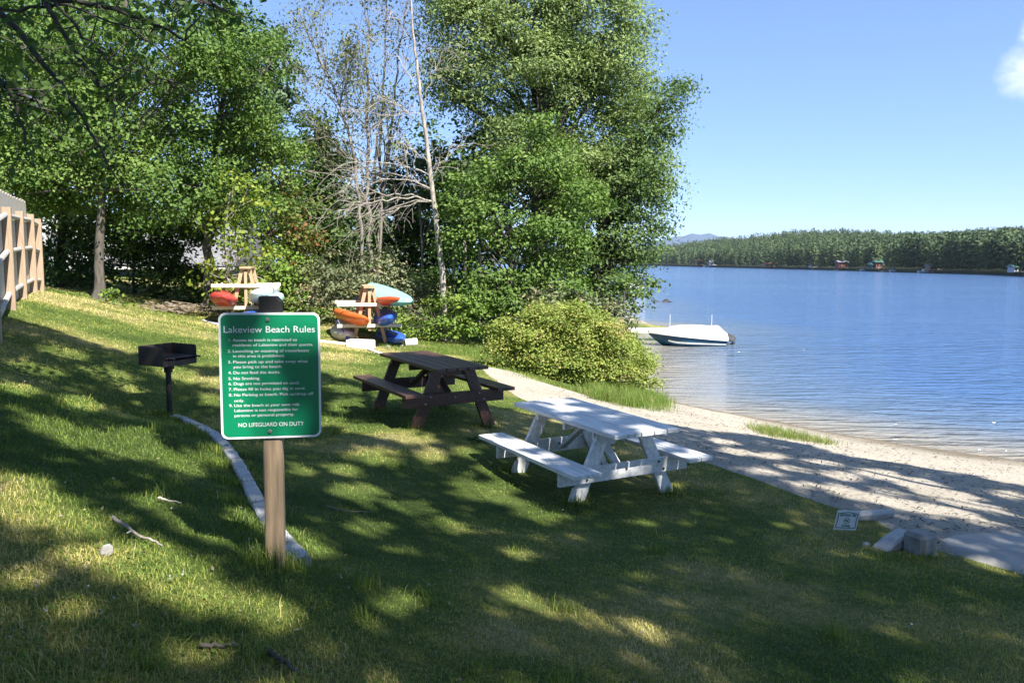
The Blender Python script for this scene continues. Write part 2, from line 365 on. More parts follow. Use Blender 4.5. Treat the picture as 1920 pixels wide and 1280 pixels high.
def unit(v): return v / (np.linalg.norm(v, axis=-1, keepdims=True) + 1e-9)
def leaf_quads(C, nrm, size, aspect=.62):
    n = len(C); size = np.broadcast_to(np.asarray(size, float), (n,))[:, None]
    a = unit(np.cross(nrm, rng.normal(size=(n, 3)))); a[:, 2] -= .25; a = unit(a - nrm * (a * nrm).sum(1, keepdims=True)); b = np.cross(nrm, a)
    h = size * .5
    V = np.stack([C - a * h, C + b * h * aspect + nrm * h * .18 - a * h * .15, C + a * h, C - b * h * aspect + nrm * h * .18 - a * h * .15], 1).reshape(-1, 3)
    return V, np.arange(n * 4).reshape(n, 4)

def bez(a, b, c, n=7):
    t = np.linspace(0, 1, n)[:, None]
    return (1 - t) ** 2 * a + 2 * t * (1 - t) * b + t * t * c

# ------------------------------------------------------------------ trees
def tree(name, label, cat, trunk, blobs, leafm, barkm, leaf=.15, dens=1.0, r0=.16, group=None, depthf=.8, flat=.5, gap=.25, limbs=50, hmin=.34, clump=.42, per=34, shell=.45, up=.55, extra_tubes=None, aspect=.62):
    """trunk: polyline of world points from the ground up; blobs: (center xyz, rx, ry(depth), rz)"""
    trunk = np.array(trunk, float); base = trunk[0].copy()
    root = thing(name, base, 0, label, cat, group)
    tb = Tubes()
    k = len(trunk); rr = r0 * np.linspace(1, .35, k); 
    tt = np.linspace(0, k - 1, k * 4); idx = np.clip(tt.astype(int), 0, k - 2); fr = (tt - idx)[:, None]
    tp = trunk[idx] * (1 - fr) + trunk[idx + 1] * fr
    jit = rng.normal(size=tp.shape) * r0 * .18; jit[0] = 0; jit[:, 2] = 0
    rad = np.interp(tt, np.arange(k), rr); rad[0] *= 1.6; rad[1] *= 1.15
    p0 = tp[0:1] - np.array([[0, 0, .25]])
    tb.add(np.concatenate([p0, tp + jit]) - base, np.concatenate([[rad[0] * 1.2], rad]), 9)
    CC = []; CB = []
    for (c, rx, ry, rz) in blobs:
        area = (rx * rz * 2 + rx * ry * 2 + ry * rz * 2) * 2.1
        n = max(5, int(area * dens / (clump * clump * 2.4)))
        u = unit(rng.normal(size=(n, 3))); q = rng.uniform(shell, 1.0, n) ** .6
        pts = u * q[:, None] * np.array([rx, ry, rz]) * (1 + .16 * rng.normal(size=(n, 1)))
        pts = pts + c
        keep = vnoise(pts[:, 0] + pts[:, 1] * .7, pts[:, 2] + pts[:, 1] * .3, clump * 4.2, int(abs(c[0]) * 13) % 97, 2) > gap
        CC.append(pts[keep]); CB.append(np.repeat(np.array(c)[None], keep.sum(), 0))
    CC = np.concatenate(CC); CB = np.concatenate(CB)
    gz = Hf(CC[:, 0], CC[:, 1]); ok = CC[:, 2] > gz + .1; CC = CC[ok]; CB = CB[ok]
    # limbs to a share of the leaf clumps
    sel = rng.choice(len(CC), min(limbs, len(CC)), replace=False)
    for i in sel:
        c = CC[i]; hfrac = np.clip((c[2] - base[2]) / max(.1, tp[-1, 2] - base[2]) - rng.uniform(.15, .4), hmin, .97)
        zt = base[2] + hfrac * (tp[-1, 2] - base[2]); j = int(np.argmin(abs(tp[:, 2] - zt))); a = tp[j]
        mid = (a + c) / 2 + np.array([0, 0, .12 * np.linalg.norm(c - a)]) + rng.normal(size=3) * .15
        ra = rad[j] * rng.uniform(.3, .55)
        tb.add(bez(a, mid, c, 7) - base, np.linspace(ra, max(.008, ra * .12), 7), 5)
    if extra_tubes:
        for pts, rd in extra_tubes: tb.add(np.array(pts) - base, rd, 6)
    V, Fq = tb.get(); big('trunk', V, Fq, barkm, root, smooth=True)
    n = len(CC); cnt = per
    cs = clump * rng.uniform(.7, 1.35, n)
    off = np.clip(rng.normal(size=(n, cnt, 3)), -1.9, 1.9) * np.array([.66, .66, .6 * flat]) * cs[:, None, None]
    off[..., 2] -= .22 * (off[..., 0] ** 2 + off[..., 1] ** 2) / np.maximum(cs[:, None], .1)
    C = (CC[:, None] + off).reshape(-1, 3)
    out = unit(C - np.repeat(CB, cnt, 0))
    nrm = unit(np.array([0, 0, up]) + out * .55 + rng.normal(size=C.shape) * .5)
    V, Fq = leaf_quads(C - base, nrm, leaf * rng.uniform(.65, 1.3, len(C)), aspect)
    tone = np.repeat(rng.normal(.45, .2, n), cnt) + rng.normal(0, .16, n * cnt) + .12
    big('crown', V, Fq, leafm, root, tone=np.clip(tone, 0, 1))
    return root
def B(px, py, rx, ry, Y, df=1.0):        # a crown blob seen at a pixel, Y metres away
    k = Y / F
    return (P(px, py, Y), rx * k, (rx + ry) * .5 * k * df, ry * k)
def basept(px, Y):
    x = P(px, 500, Y)[0]; return np.array([x, Y, hz(x, Y)])
def trunkline(px0, Y, tops):
    return [basept(px0, Y)] + [P(px, py, Y + (q[0] if q else 0)) for px, py, *q in tops]

def branchy(tb, p, d, length, r, lev, tips, spread=.6, droop=0., kids=4, kr=.5, kl=.62, seg=6, wig=.12):
    pts = [p.copy()]; dirs = [d]
    for i in range(seg):
        d = unit(d + rng.normal(size=3) * wig + np.array([0, 0, -droop if lev else 0]) * (i / seg))
        p = p + d * length / seg; pts.append(p.copy()); dirs.append(d)
    tb.add(np.array(pts), np.linspace(r, max(r * .3, .004), len(pts)), 6 if r > .03 else 4)
    if lev <= 0: tips.append((pts[-1], d)); tips.append((pts[-3], d)); return
    for k in range(kids):
        t = rng.uniform(.3, 1); i = min(seg, int(t * seg))
        nd = unit(dirs[i] + rng.normal(size=3) * spread)
        branchy(tb, np.array(pts[i]), nd, length * kl * rng.uniform(.6, 1.1), max(r * kr * (1.1 - .5 * t), .004), lev - 1, tips, spread, droop, kids, kr, kl, seg, wig)

# ================================================================== SETTING
def axis(segs):
    out = []
    for a, b, st in segs: out += list(np.arange(a, b, st))
    return np.array(out + [segs[-1][1]])
gx = axis([(-70,-20,2.5),(-20,-10,.5),(-10,12,.2),(12,24,.6),(24,60,3)])
gy = axis([(-20,0,1.0),(0,20,.2),(20,30,.4),(30,50,1),(50,90,4)])
X, Y = np.meshgrid(gx, gy); Zg = Hf(X, Y)
SD = sand_sd(X, Y)
def gridfaces(ny, nx):
    i = np.arange(ny - 1)[:, None] * nx; j = np.arange(nx - 1)[None]
    return np.stack([i + j, i + j + 1, i + nx + j + 1, i + nx + j], -1).reshape(-1, 4)
def dryness(x, y):
    a = vnoise(x, y, 1.7, 21, 4); b = vnoise(x, y, .45, 31, 2)
    return np.clip((a - .5) * 1.9 + (b - .5) * .6 + .45 + .3 * np.clip((y - 9.5) / 5, 0, 1) * np.clip(-x / 4, 0, 1) - .04 * np.clip(x / 2, 0, 1), 0, 1)
FQ = gridfaces(len(gy), len(gx))
VV = np.stack([X, Y, Zg], -1).reshape(-1, 3)
lawn = big('lawn', VV, FQ, M['lawn'], tone=dryness(X, Y).ravel() * .75, smooth=True, dom='POINT'); lawn['kind'] = 'structure'
keep = (SD.ravel()[FQ].max(1) > -.6)
Vs = VV.copy(); Vs[:, 2] += np.clip(SD.ravel() * .16, -.08, .03) + .04 * np.clip(SD.ravel(), 0, 1) * (vnoise(X, Y, .45, 5, 3).ravel() - .5)
used = np.unique(FQ[keep]); remap = np.full(len(VV), -1); remap[used] = np.arange(len(used))
beach = big('beach', Vs[used], remap[FQ[keep]], M['sand'], smooth=True); beach['kind'] = 'structure'
# narrow spit of sand beyond the boat
spit_c = G(1190, 606, ZC - .05)
mb = []
for i, (px, py) in enumerate([(1120,598),(1150,594),(1178,592),(1200,597),(1225,606),(1243,613),(1215,616),(1180,617),(1150,615),(1120,612)]): mb.append(G(px, py, ZC))
mb = np.array(mb); c = mb.mean(0); c[2] = .16
rows = [mb * np.array([1, 1, 0]) + np.array([0, 0, -.15]), (mb * .6 + c * .4) * np.array([1, 1, 0]) + np.array([0, 0, .1])]
Vp = np.concatenate(rows + [c[None]]); k = len(mb)
fs = [(i, (i + 1) % k, k + (i + 1) % k, k + i) for i in range(k)] + [(k + i, k + (i + 1) % k, 2 * k) for i in range(k)]
me = bpy.data.meshes.new('sand_spit'); me.from_pydata([tuple(q) for q in Vp], [], fs); o = link('sand_spit', me, M['sand'], smooth=True); o['kind'] = 'structure'
# lake
wx = axis([(-2500,-200,230),(-200,0,20),(0,30,1.0),(30,200,10),(200,4000,200)]); wy = axis([(-900,-60,120),(-60,0,10),(0,50,1.0),(50,200,10),(200,5000,240)])
WX, WY = np.meshgrid(wx, wy); dep = np.clip(-Hf(WX, WY) / 1.6, 0, 1); dep[(abs(WX) > 70) | (WY > 90) | (WY < -20)] = 1
lake = big('lake', np.stack([WX, WY, WX * 0], -1).reshape(-1, 3), gridfaces(len(wy), len(wx)), M['water'], tone=dep.ravel(), dom='POINT', smooth=True); lake['kind'] = 'structure'

# concrete slab path beside the blocks
pts = [G(px, py, h) for px, py, h in [(1752,1012,2.41),(1785,998,2.42),(1920,985,2.44)]]
pts = np.array(pts + [np.array([7.2, 6.0, ZC - 2.46]), np.array([7.2, 4.6, ZC - 2.42]), G(1920, 1076, 2.41), G(1850, 1055, 2.41), G(1785, 1036, 2.41)])
def poly_sd(x, y, PL):
    d = np.full(x.shape, 1e9); ins = np.zeros(x.shape, bool)
    for i in range(len(PL)):
        a = PL[i]; b = PL[(i + 1) % len(PL)]; e = b - a
        t = np.clip(((x - a[0]) * e[0] + (y - a[1]) * e[1]) / (e @ e), 0, 1); d = np.minimum(d, np.hypot(x - a[0] - t * e[0], y - a[1] - t * e[1]))
        ins ^= ((a[1] > y) != (b[1] > y)) & (x < a[0] + (y - a[1]) * e[0] / (e[1] if abs(e[1]) > 1e-9 else 1e-9))
    return np.where(ins, d, -d)
qx, qy = np.meshgrid(np.arange(pts[:, 0].min() - .2, pts[:, 0].max() + .2, .06), np.arange(pts[:, 1].min() - .2, pts[:, 1].max() + .2, .06))
slab_poly = pts[:, :2].copy(); sdp = poly_sd(qx, qy, pts[:, :2]); qz = Hf(qx, qy) + np.clip(sdp * .8, -.06, .045)
Fp = gridfaces(*qx.shape); Fp = Fp[sdp.ravel()[Fp].max(1) > -.07]; up_ = np.unique(Fp); rm = np.full(qx.size, -1); rm[up_] = np.arange(len(up_))
o = big('path', np.stack([qx, qy, qz], -1).reshape(-1, 3)[up_], rm[Fp], M['slab'], smooth=True); o['kind'] = 'structure'


# ------------------------------------------------------------------ far shore: hills, forest, mountain
RIDGE = [(600,470),(900,468),(1100,462),(1230,461),(1270,456),(1310,450),(1400,440),(1480,432),(1560,429),(1620,433),(1690,437),(1760,436),(1830,431),(1920,426),(2100,424),(2500,418)]
def hor(px): return 489 + (px - 960) * .01047
def shore_py(px): return np.interp(px, [600,1200,1585,1920,2500], [492.2,497.3,507.3,517,545])
def ridge_py(px): return np.interp(px, [a for a, b in RIDGE], [b for a, b in RIDGE])
fpx = np.linspace(700, 2500, 120)
def far_pt(px, t):                      # t = 0 shore .. 1 ridge
    d0 = ZC * F / (shore_py(px) - hor(px)); d1 = d0 + 420
    d = d0 + (d1 - d0) * t
    hr = (hor(px) - ridge_py(px)) / F * d1 + ZC - 15
    z = hr * (t ** 1.15) + 1.2
    return np.stack([(px - 960) / F * d, d * np.ones_like(px), z], -1)
rowsF = [far_pt(fpx, t) for t in np.linspace(0, 1, 9)]; f0 = rowsF[0].copy(); f0[:, 2] = -1; back = rowsF[-1].copy(); back[:, 1] += 300; back[:, 2] -= 40
hillV = np.stack([f0] + rowsF + [back], 0)
o = big('hills', hillV.reshape(-1, 3), gridfaces(hillV.shape[0], hillV.shape[1]), M['hill'], smooth=True); o['kind'] = 'structure'
nT = 9000
tp_ = rng.uniform(1020, 2150, nT); tt_ = rng.uniform(0, 1, nT) ** .9 * 1.02
base_ = far_pt(tp_, tt_)
edge = rng.uniform(1020, 2150, 700); be = far_pt(edge, np.zeros(700)); be[:, 1] += rng.uniform(-.5, 6, 700); base_ = np.concatenate([base_, be]); nT += 700
tall = 8.5 + 6.5 * rng.random(nT) ** 2 + 2.5 * vnoise(base_[:, 0], base_[:, 1], 60, 9, 2); con = rng.random(nT) < .28
clear = np.ones(nT, bool)
HOUSES = []
for px, w in [(1288,6),(1312,5),(1445,10),(1585,18),(1655,26),(1672,10),(1765,14),(1915,14),(1530,10)]:
    c = proj(base_)[:, 0]; clear &= ~((abs(c - px) < w * .3) & (np.concatenate([tt_, np.zeros(700)]) < .07))
base_, tall, con = base_[clear], tall[clear], con[clear]; nT = len(base_)
q = 80
u = rng.random((nT, q)); ang = rng.random((nT, q)) * 2 * math.pi
rc = np.where(con[:, None], 1.7 * (1.04 - u) * (tall[:, None] / 12), 2.6 * np.sqrt(np.clip(1 - (2 * u - 1.0) ** 2, .04, 1)) * (tall[:, None] / 13)) * rng.uniform(.75, 1.1, (nT, q))
Cf = base_[:, None] + np.stack([np.cos(ang) * rc, np.sin(ang) * rc, (.1 + .9 * u) * tall[:, None]], -1)
nf = unit(np.stack([np.cos(ang), np.sin(ang), 1.0 + 0 * u], -1) + rng.normal(size=(nT, q, 3)) * .45)
Vf, Ff = leaf_quads(Cf.reshape(-1, 3), nf.reshape(-1, 3), rng.uniform(.75, 1.5, nT * q), .75)
tn = np.where(con, .28, .58)[:, None] + rng.normal(0, .13, (nT, 1)) + rng.normal(0, .1, (nT, q))
o = big('far_forest', Vf, Ff, M['forest'], tone=np.clip(tn, 0, 1).ravel())
tagset(o, 'wooded far shore of the lake, mixed dark conifers and lighter broadleaf trees', 'forest', kind='stuff')
mp = np.linspace(900, 1700, 50); mh = np.interp(mp, [900,1100,1200,1240,1270,1300,1320,1345,1400,1700], [468,463,456,450,444,439,438,442,455,468])
D = 6500
ridge = np.stack([(mp - 960) / F * D, np.full_like(mp, D), (hor(mp) - mh) / F * D + ZC], -1)
ridge[:, 2] += 8 * np.sin(mp * .21) + rng.normal(0, 4, 50)
fr = ridge.copy(); fr[:, 1] -= 1300; fr[:, 2] = -2; mid = (fr + ridge) / 2; mid[:, 2] = ridge[:, 2] * .62; bk = ridge.copy(); bk[:, 1] += 1400; bk[:, 2] = -2
mv = np.stack([fr, mid, ridge, bk]); o = big('hills', mv.reshape(-1, 3), gridfaces(4, 50), M['mountain'], smooth=True); o.name = 'mountain'; o['kind'] = 'structure'

# houses on the far shore
def far_house(px, back, w, d, h, roofh, wallm, roofm, label, name='lake_house', storeys=1, win=3, rz=0, cat='house'):
    p = far_pt(np.array([float(px)]), np.array([0.0]))[0]; p[1] += back; p[2] = far_pt(np.array([float(px)]), np.array([back / 420]))[0][2] - .3
    r = thing(name, p, rz, label, cat, 'houses on the far shore')
    MB().box((0, 0, h / 2), (w, d, h)).build('wall', wallm, r)
    rf = MB().prism([(-w / 2 - .5, h - .05), (w / 2 + .5, h - .05), (0, h + roofh)], -d / 2 - .5, d / 2 + .5) if rz else MB().add([(-w/2-.6,-d/2-.7,h),(w/2+.6,-d/2-.7,h),(w/2+.6,d/2+.7,h),(-w/2-.6,d/2+.7,h),(-w/2-.6,0,h+roofh),(w/2+.6,0,h+roofh)], [(0,1,5,4),(2,3,4,5),(1,2,5),(3,0,4),(3,2,1,0)])
    rf.build('roof', roofm, r)
    for s in range(storeys):
        for i in range(win):
            x = (i - (win - 1) / 2) * w / win
            MB().box((x, -d / 2 - .03, h / storeys * (s + .55)), (w / win * .5, .08, h / storeys * .42)).build('window', M['glass'], r)
    dk = MB().box((0, -d / 2 - 1.2, .35), (w * .9, 2.3, .15))
    for i in (-1, 1): dk.box((i * w * .4, -d / 2 - 2.1, 0), (.2, .2, .9))
    dk.build('porch', M['far_sand'], r)
    return r
far_house(1585, 8, 5.0, 5, 3.3, 1.1, M['red_house'], M['grey_roof'], 'dark red two storey house with grey roof on the far shore', storeys=2)
far_house(1653, 9, 5.6, 5, 2.2, 1.3, M['green_house'], M['green_roof'], 'low dark green house with green roof near the far waterline', storeys=1, win=4)
far_house(1671, 17, 3.2, 4, 3.2, 1.1, M['red_house'], M['green_roof'], 'small reddish cabin with pale green roof behind the dark green house', win=2)
far_house(1919, 6, 3.6, 4, 2.0, 1.1, M['pale_siding'], M['green_roof'], 'white cottage with pale green roof at the right end of the far shore', win=3)
far_house(1766, 10, 4, 4, 1.8, 1.0, M['tan_siding'], M['grey_roof'], 'low brown cabin among dark trees between the green house and white cottage', win=2)
far_house(1530, 9, 3.2, 4, 1.9, 1.0, M['pale_siding'], M['grey_roof'], 'small grey cottage half hidden in trees left of the red house', win=2)
far_house(1445, 5, 8.5, 5, 1.9, 1.0, M['tan_siding'], M['red_house'], 'long low orange brown boathouse on the far shore', win=3)
far_house(1312, 7, 6, 5, 3.2, 1.6, M['tan_siding'], M['red_house'], 'small orange brown cabin on the far shore nearest the blue mountain', win=2)
far_house(1338, 7, 6, 5, 2.8, 1.6, M['pale_siding'], M['grey_roof'], 'small white cabin just right of the orange brown cabin on the far shore', win=2)
def hullV(L_, W_, H_, bowrise=.35, n=14, trans=.85, flat=.5):
    V = []
    for i in range(n + 1):
        t = i / n; x = -L_ / 2 + L_ * t
        w = W_ / 2 * (1 - max(0, (t - .45) / .55) ** 2.2) * (trans + (1 - trans) * min(1, t / .35)) + .01
        sh = H_ * (1 + bowrise * t ** 2); kz = H_ * .75 * max(0, (t - .62) / .38) ** 2
        ch = w * (.86 - .3 * max(0, t - .5))
        V.append([(x, -w, sh), (x, -ch, kz + (sh - kz) * .38), (x, 0, kz), (x, ch, kz + (sh - kz) * .38), (x, w, sh)])
    return V
def loft(secs, closed=False, caps=True):
    k = len(secs[0]); V = [p for s in secs for p in s]; Fs = []
    for i in range(len(secs) - 1):
        for j in range(k if closed else k - 1):
            Fs.append((i * k + j, i * k + (j + 1) % k, (i + 1) * k + (j + 1) % k, (i + 1) * k + j))
    if caps: Fs.append(tuple(range(k))[::-1]); Fs.append(tuple((len(secs) - 1) * k + j for j in range(k)))
    return V, Fs
for i, (px, dy, ln, lab) in enumerate([(1613,3,5,'small white motorboat moored left of the dark green far house'),(1727,3,8,'long white pontoon boat moored right of the dark green far house'),(1323,4,8,'white boat moored left of the small white far cabin'),(1210,4,9,'white boat at the left end of the far shoreline'),(1668,3,5,'white boat drawn up below the green roofed cabin')]):
    p = far_pt(np.array([float(px)]), np.array([0.0]))[0]; p[1] -= dy; p[2] = 0
    r = thing('moored_boat', p, 0, lab, 'boat', 'boats moored along the far shore')
    V, Fs = loft(hullV(ln, 2.2, .9)); MB().add(V, Fs).build('hull', M['canvas'], r)
    MB().box((-ln * .08, 0, 1.25), (ln * .35, 1.6, .9)).build('cabin', M['canvas'] if i % 2 else M['hull_blue'], r, bevel=.12)
for px, ln, lab in [(1480+90,7,'pale wooden dock below the red house'),(1660,9,'pale wooden dock below the dark green house'),(1745,10,'reddish dock and bank below the brown cabin'),(1432,8,'dock in front of the long low boathouse')]:
    p = far_pt(np.array([float(px)]), np.array([0.0]))[0]; p[1] -= 1.5; p[2] = 0
    r = thing('dock', p, 0, lab + ' on the far shore', 'dock', 'docks on the far shore')
    MB().box((0, 0, .55), (ln, 3, .18)).build('deck', M['far_sand'], r)
    for s in (-.45, -.15, .15, .45): MB().box((s * ln, -1.2, .1), (.2, .2, 1.0)).build('piling', M['bark'], r)
# raft with bathers' gear half hidden behind the leaves
p = G(1180, 545, ZC); r = thing('swim_raft', p, .1, 'white floating swim raft with blue canopy, half hidden behind leaves at the shore', 'raft')
MB().box((0, 0, .45), (3.4, 2.2, .3)).build('deck', M['canvas'], r, bevel=.04)
for s in (-1.2, 1.2): MB().box((s, 0, .12), (.4, 2.0, .45)).build('float', M['motor'], r, bevel=.05)
mm = MB().box((-.55, 0, 1.75), (1.1, 1.4, .3)); mm.build('canopy', M['k_blue'], r, bevel=.1)
for s in (-1.0, -.1): MB().tube([(s, -.6, .6), (s, -.6, 1.7)], .03, 6).build('pole', M['motor'], r)
MB().box((.5, .2, .85), (.9, .5, .5)).build('bench', M['k_pale'], r, bevel=.06)
p = G(1187, 520, ZC); r = thing('moored_boat', p, 0, 'low white boat out on the lake beside the leafy shore', 'boat', 'boats moored along the far shore')
V, Fs = loft(hullV(5.2, 1.8, .6)); MB().add(V, Fs).build('hull', M['canvas'], r); MB().box((-.5, 0, .85), (1.3, 1.2, .5)).build('windscreen', M['glass'], r, bevel=.1)
def rock(name, p, size, m, label, seed=0, cat='rock', group=None, rz=0):
    bm = bmesh.new(); bmesh.ops.create_icosphere(bm, subdivisions=3, radius=1)
    r2 = random.Random(seed)
    pl = [(Vector((r2.uniform(-1, 1), r2.uniform(-1, 1), r2.uniform(-.3, 1))).normalized(), r2.uniform(.42, .78)) for _ in range(10)]
    for v in bm.verts:
        for nn, dd in pl:
            e = v.co.dot(nn) - dd
            if e > 0: v.co -= nn * e
        v.co = Vector((v.co.x * size[0], v.co.y * size[1], v.co.z * size[2]))
    me = bpy.data.meshes.new(name); bm.to_mesh(me); bm.free()
    o = link(name, me, m); o.location = [float(q) for q in p]; o.rotation_euler.z = rz
    return tagset(o, label, cat, group)
p = G(1249, 566, ZC); rock('lake_rock', p + np.array([.1, 0, 0]), (.75, .5, .3), M['rock'], 'dark rock breaking the lake surface, the larger and right one of the pair', 3, group='dark rocks in the lake')
rock('lake_rock', p + np.array([-.75, .2, -.03]), (.5, .4, .22), M['rock'], 'dark rock breaking the lake surface, the smaller and left one of the pair', 5, group='dark rocks in the lake')

# ------------------------------------------------------------------ covered motorboat and dock
yb = ZC * F / (647 - hor(1300))
pb = P(1284, 647, yb); pb[2] = 0
boat = thing('covered_motorboat', pb, R(190), 'blue hulled motorboat under a white canvas cover, moored by the spit', 'boat')
HL = 3.15
secs = []
for i, s in enumerate(hullV(HL, 1.35, .36, .0, 18, .9)):
    t = i / 18; sh_ = .31 + .30 * t ** 1.1; kz_ = -.16 + .62 * max(0, (t - .66) / .34) ** 1.6; w_ = abs(s[0][1]); ch_ = w_ * (.86 - .35 * max(0, t - .5))
    secs.append([(s[0][0], -w_, sh_), (s[0][0], -ch_, kz_ + (sh_ - kz_) * .36), (s[0][0], 0, kz_), (s[0][0], ch_, kz_ + (sh_ - kz_) * .36), (s[0][0], w_, sh_)])
V, Fs = loft(secs); MB().add(V, Fs).build('hull', M['hull_blue'], boat, smooth=False)
st = MB()
for sgn in (0, 4):
    strip = []
    for i, s in enumerate(secs[:15]):
        a = np.array(s[sgn]); b_ = np.array(s[1 if sgn == 0 else 3]); o_ = np.array([0, -.008 if sgn == 0 else .008, 0])
        strip.append([tuple(a * .28 + b_ * .72 + o_), tuple(a * .12 + b_ * .88 + o_)])
    V, Fs = loft(strip, caps=False); st.add(V, Fs)
st.build('stripe', M['hull_stripe'], boat)
cov = []
for i, s in enumerate(secs):
    t = i / 18; zc_ = s[0][2]; w = abs(s[0][1]) + .03
    pk = max(.04, (.79 - .02 * math.sin(t * 11) - zc_) * min(1, (t + .05) / .09) * (1 if t < .66 else max(0, 1 - (t - .66) / .2) ** 1.0) + .03)
    ring = [(s[0][0], -w, zc_ - .06), (s[0][0], -w * 1.0, zc_ + .03), (s[0][0], -w * .78, zc_ + pk * .72), (s[0][0], -w * .3, zc_ + pk * .97), (s[0][0], 0, zc_ + pk * 1.02), (s[0][0], w * .3, zc_ + pk * .97), (s[0][0], w * .78, zc_ + pk * .72), (s[0][0], w, zc_ + .03), (s[0][0], w, zc_ - .09)]
    cov.append([(x + (.03 if i == 18 else (-.04 if i == 0 else 0)), y, z) for x, y, z in ring])
V, Fs = loft(cov); MB().add(V, Fs).build('cover', M['canvas'], boat, smooth=False)
mo = MB().box((-HL / 2 - .18, 0, .34), (.24, .32, .36)).box((-HL / 2 - .42, 0, .3), (.4, .28, .28), Matrix.Rotation(R(-25), 3, 'Y'))
mo.tube([(-HL / 2 - .1, 0, .2), (-HL / 2 - .38, 0, .0), (-HL / 2 - .58, 0, .06)], [.07, .06, .05], 8)
om = mo.build('outboard_motor', M['motor'], boat, bevel=.03)
pr = MB()
for k in range(3):
    a = k * 2.094; pr.box((-HL / 2 - .61, .09 * math.cos(a), .07 + .09 * math.sin(a)), (.02, .07, .15), Matrix.Rotation(a, 3, 'X'))
pr.build('propeller', M['bolt'], om)
yd = yb + 2.0; pd = P(1262, 620, yd); pd[2] = 0
dock = thing('dock', pd, R(2), 'low white dock with upright poles behind the covered motorboat', 'dock', None)
k_ = yd / F
MB().box((.0, 0, .42), (170 * k_, 1.1, .14)).build('deck', M['white_conc'], dock, bevel=.01)
for px in (1252.5, 1258.5, 1331, 1338.5):
    x = (px - 1262) * k_; y = .3 if px in (1258.5, 1338.5) else -.3
    MB().tube([(x, y, -.3), (x, y, 1.12)], .013, 8).build('pole', M['canvas'], dock)
for s in (-.42, -.1, .25, .46): MB().tube([(s * 170 * k_, -.4, -.3), (s * 170 * k_, -.4, .38)], .04, 8).build('leg', M['bolt'], dock)

# ================================================================== THINGS ON THE LAWN
# ------------------------------------------------------------------ picnic tables
def picnic(name, label, loc, yaw, L_, W_, bo, gap, ft, bw, fi, Hh, nb, m, mw, diag=True, tb=.04, bolts=True, bm='bolt'):
    r = thing(name, loc, yaw, label, 'picnic table', 'picnic tables on the lawn')
    t = MB(); w = (W_ - .011 * (nb - 1)) / nb
    for i in range(nb): t.box((-W_ / 2 + w / 2 + i * (w + .011), L_ / 2, Hh - tb / 2), (w, L_, tb))
    t.build('tabletop', m, r, bevel=.004)
    c = MB()
    for y in (fi + .04, L_ / 2, L_ - fi - .04): c.box((0, y, Hh - tb - .045), (W_ * .86, .04, .085))
    c.build('cleat', m, r, bevel=.003)
    for s in (-1, 1):
        q = MB(); nbb = 2 if bw > .25 else 1; w2 = (bw - .011 * (nbb - 1)) / nbb
        for i in range(nbb): q.box((s * (bo - bw / 2) + (i - (nbb - 1) / 2) * (w2 + .011), L_ / 2, Hh - gap - tb / 2), (w2, L_, tb))
        q.build('seat', m, r, bevel=.004)
    zs = Hh - gap - tb
    for e, y in ((0, fi), (1, L_ - fi)):
        for s in (-1, 1):
            top = np.array([s * W_ * .29, y, Hh - tb - .002]); bot = np.array([s * ft, y, -.03]); d = top - bot
            hw = .072
            q = MB().prism([(bot[0] - hw * 1.08, bot[2]), (bot[0] + hw * 1.08, bot[2]), (top[0] + hw * 1.08, top[2]), (top[0] - hw * 1.08, top[2])], y - .02, y + .02)
            lg = q.build('leg', m, r, bevel=.004)
            # worn lower part of the leg
            f = .24; pa = bot + d * 0; pb_ = bot + d * f
            MB().prism([(pa[0] - hw * 1.10, pa[2]), (pa[0] + hw * 1.10, pa[2]), (pb_[0] + hw * 1.10, pb_[2]), (pb_[0] - hw * 1.10, pb_[2] + .03)], y - .0225, y + .0225).build('worn_foot', mw, lg)
        yb_ = y - .044 if e == 0 else y + .044
        q = MB().box((0, yb_, zs - .075 + 0), (2 * bo - .1, .04, .15)); bmx = q.build('crossbeam', m, r, bevel=.004)
        def bolt_(x, z): MB().tube([(x, yb_ - .03, z), (x, yb_ + .03, z)], .011, 8).build('bolt', M[bm], bmx)
        for s in (-1, 1):
            xl = s * (W_ * .29 + (ft - W_ * .29) * (Hh - zs + .07) / Hh)
            for dx, dz in ((-.03, -.035), (.035, -.115)): bolt_(xl + dx * s, zs + dz)
        bolt_(0, zs - .06)
        if diag:
            yc = L_ / 2 + (-.05 if e == 0 else .05)
            MB().beam((0, y + (.02 if e == 0 else -.02), zs - .1), (0, yc, Hh - tb - .06), .085, .036, (0, 0, 1)).build('brace', m, r, bevel=.003)
    return r
white_loc = (1.271, 7.134, ZC - 2.29)
picnic('picnic_table', 'white painted wooden picnic table, nearest to the beach sand', white_loc, .51, 1.868, .76, .816, .321, .569, .299, .379, .73, 5, M['white_paint'], M['white_worn'], bm='bolt_dark')
brown_loc = (-.588, 9.321, ZC - 2.048)
picnic('picnic_table', 'dark brown stained wooden picnic table with worn reddish feet, behind the white one', brown_loc, .535, 1.815, .709, .736, .287, .511, .238, .261, .77, 5, M['brown_paint'], M['brown_worn'])

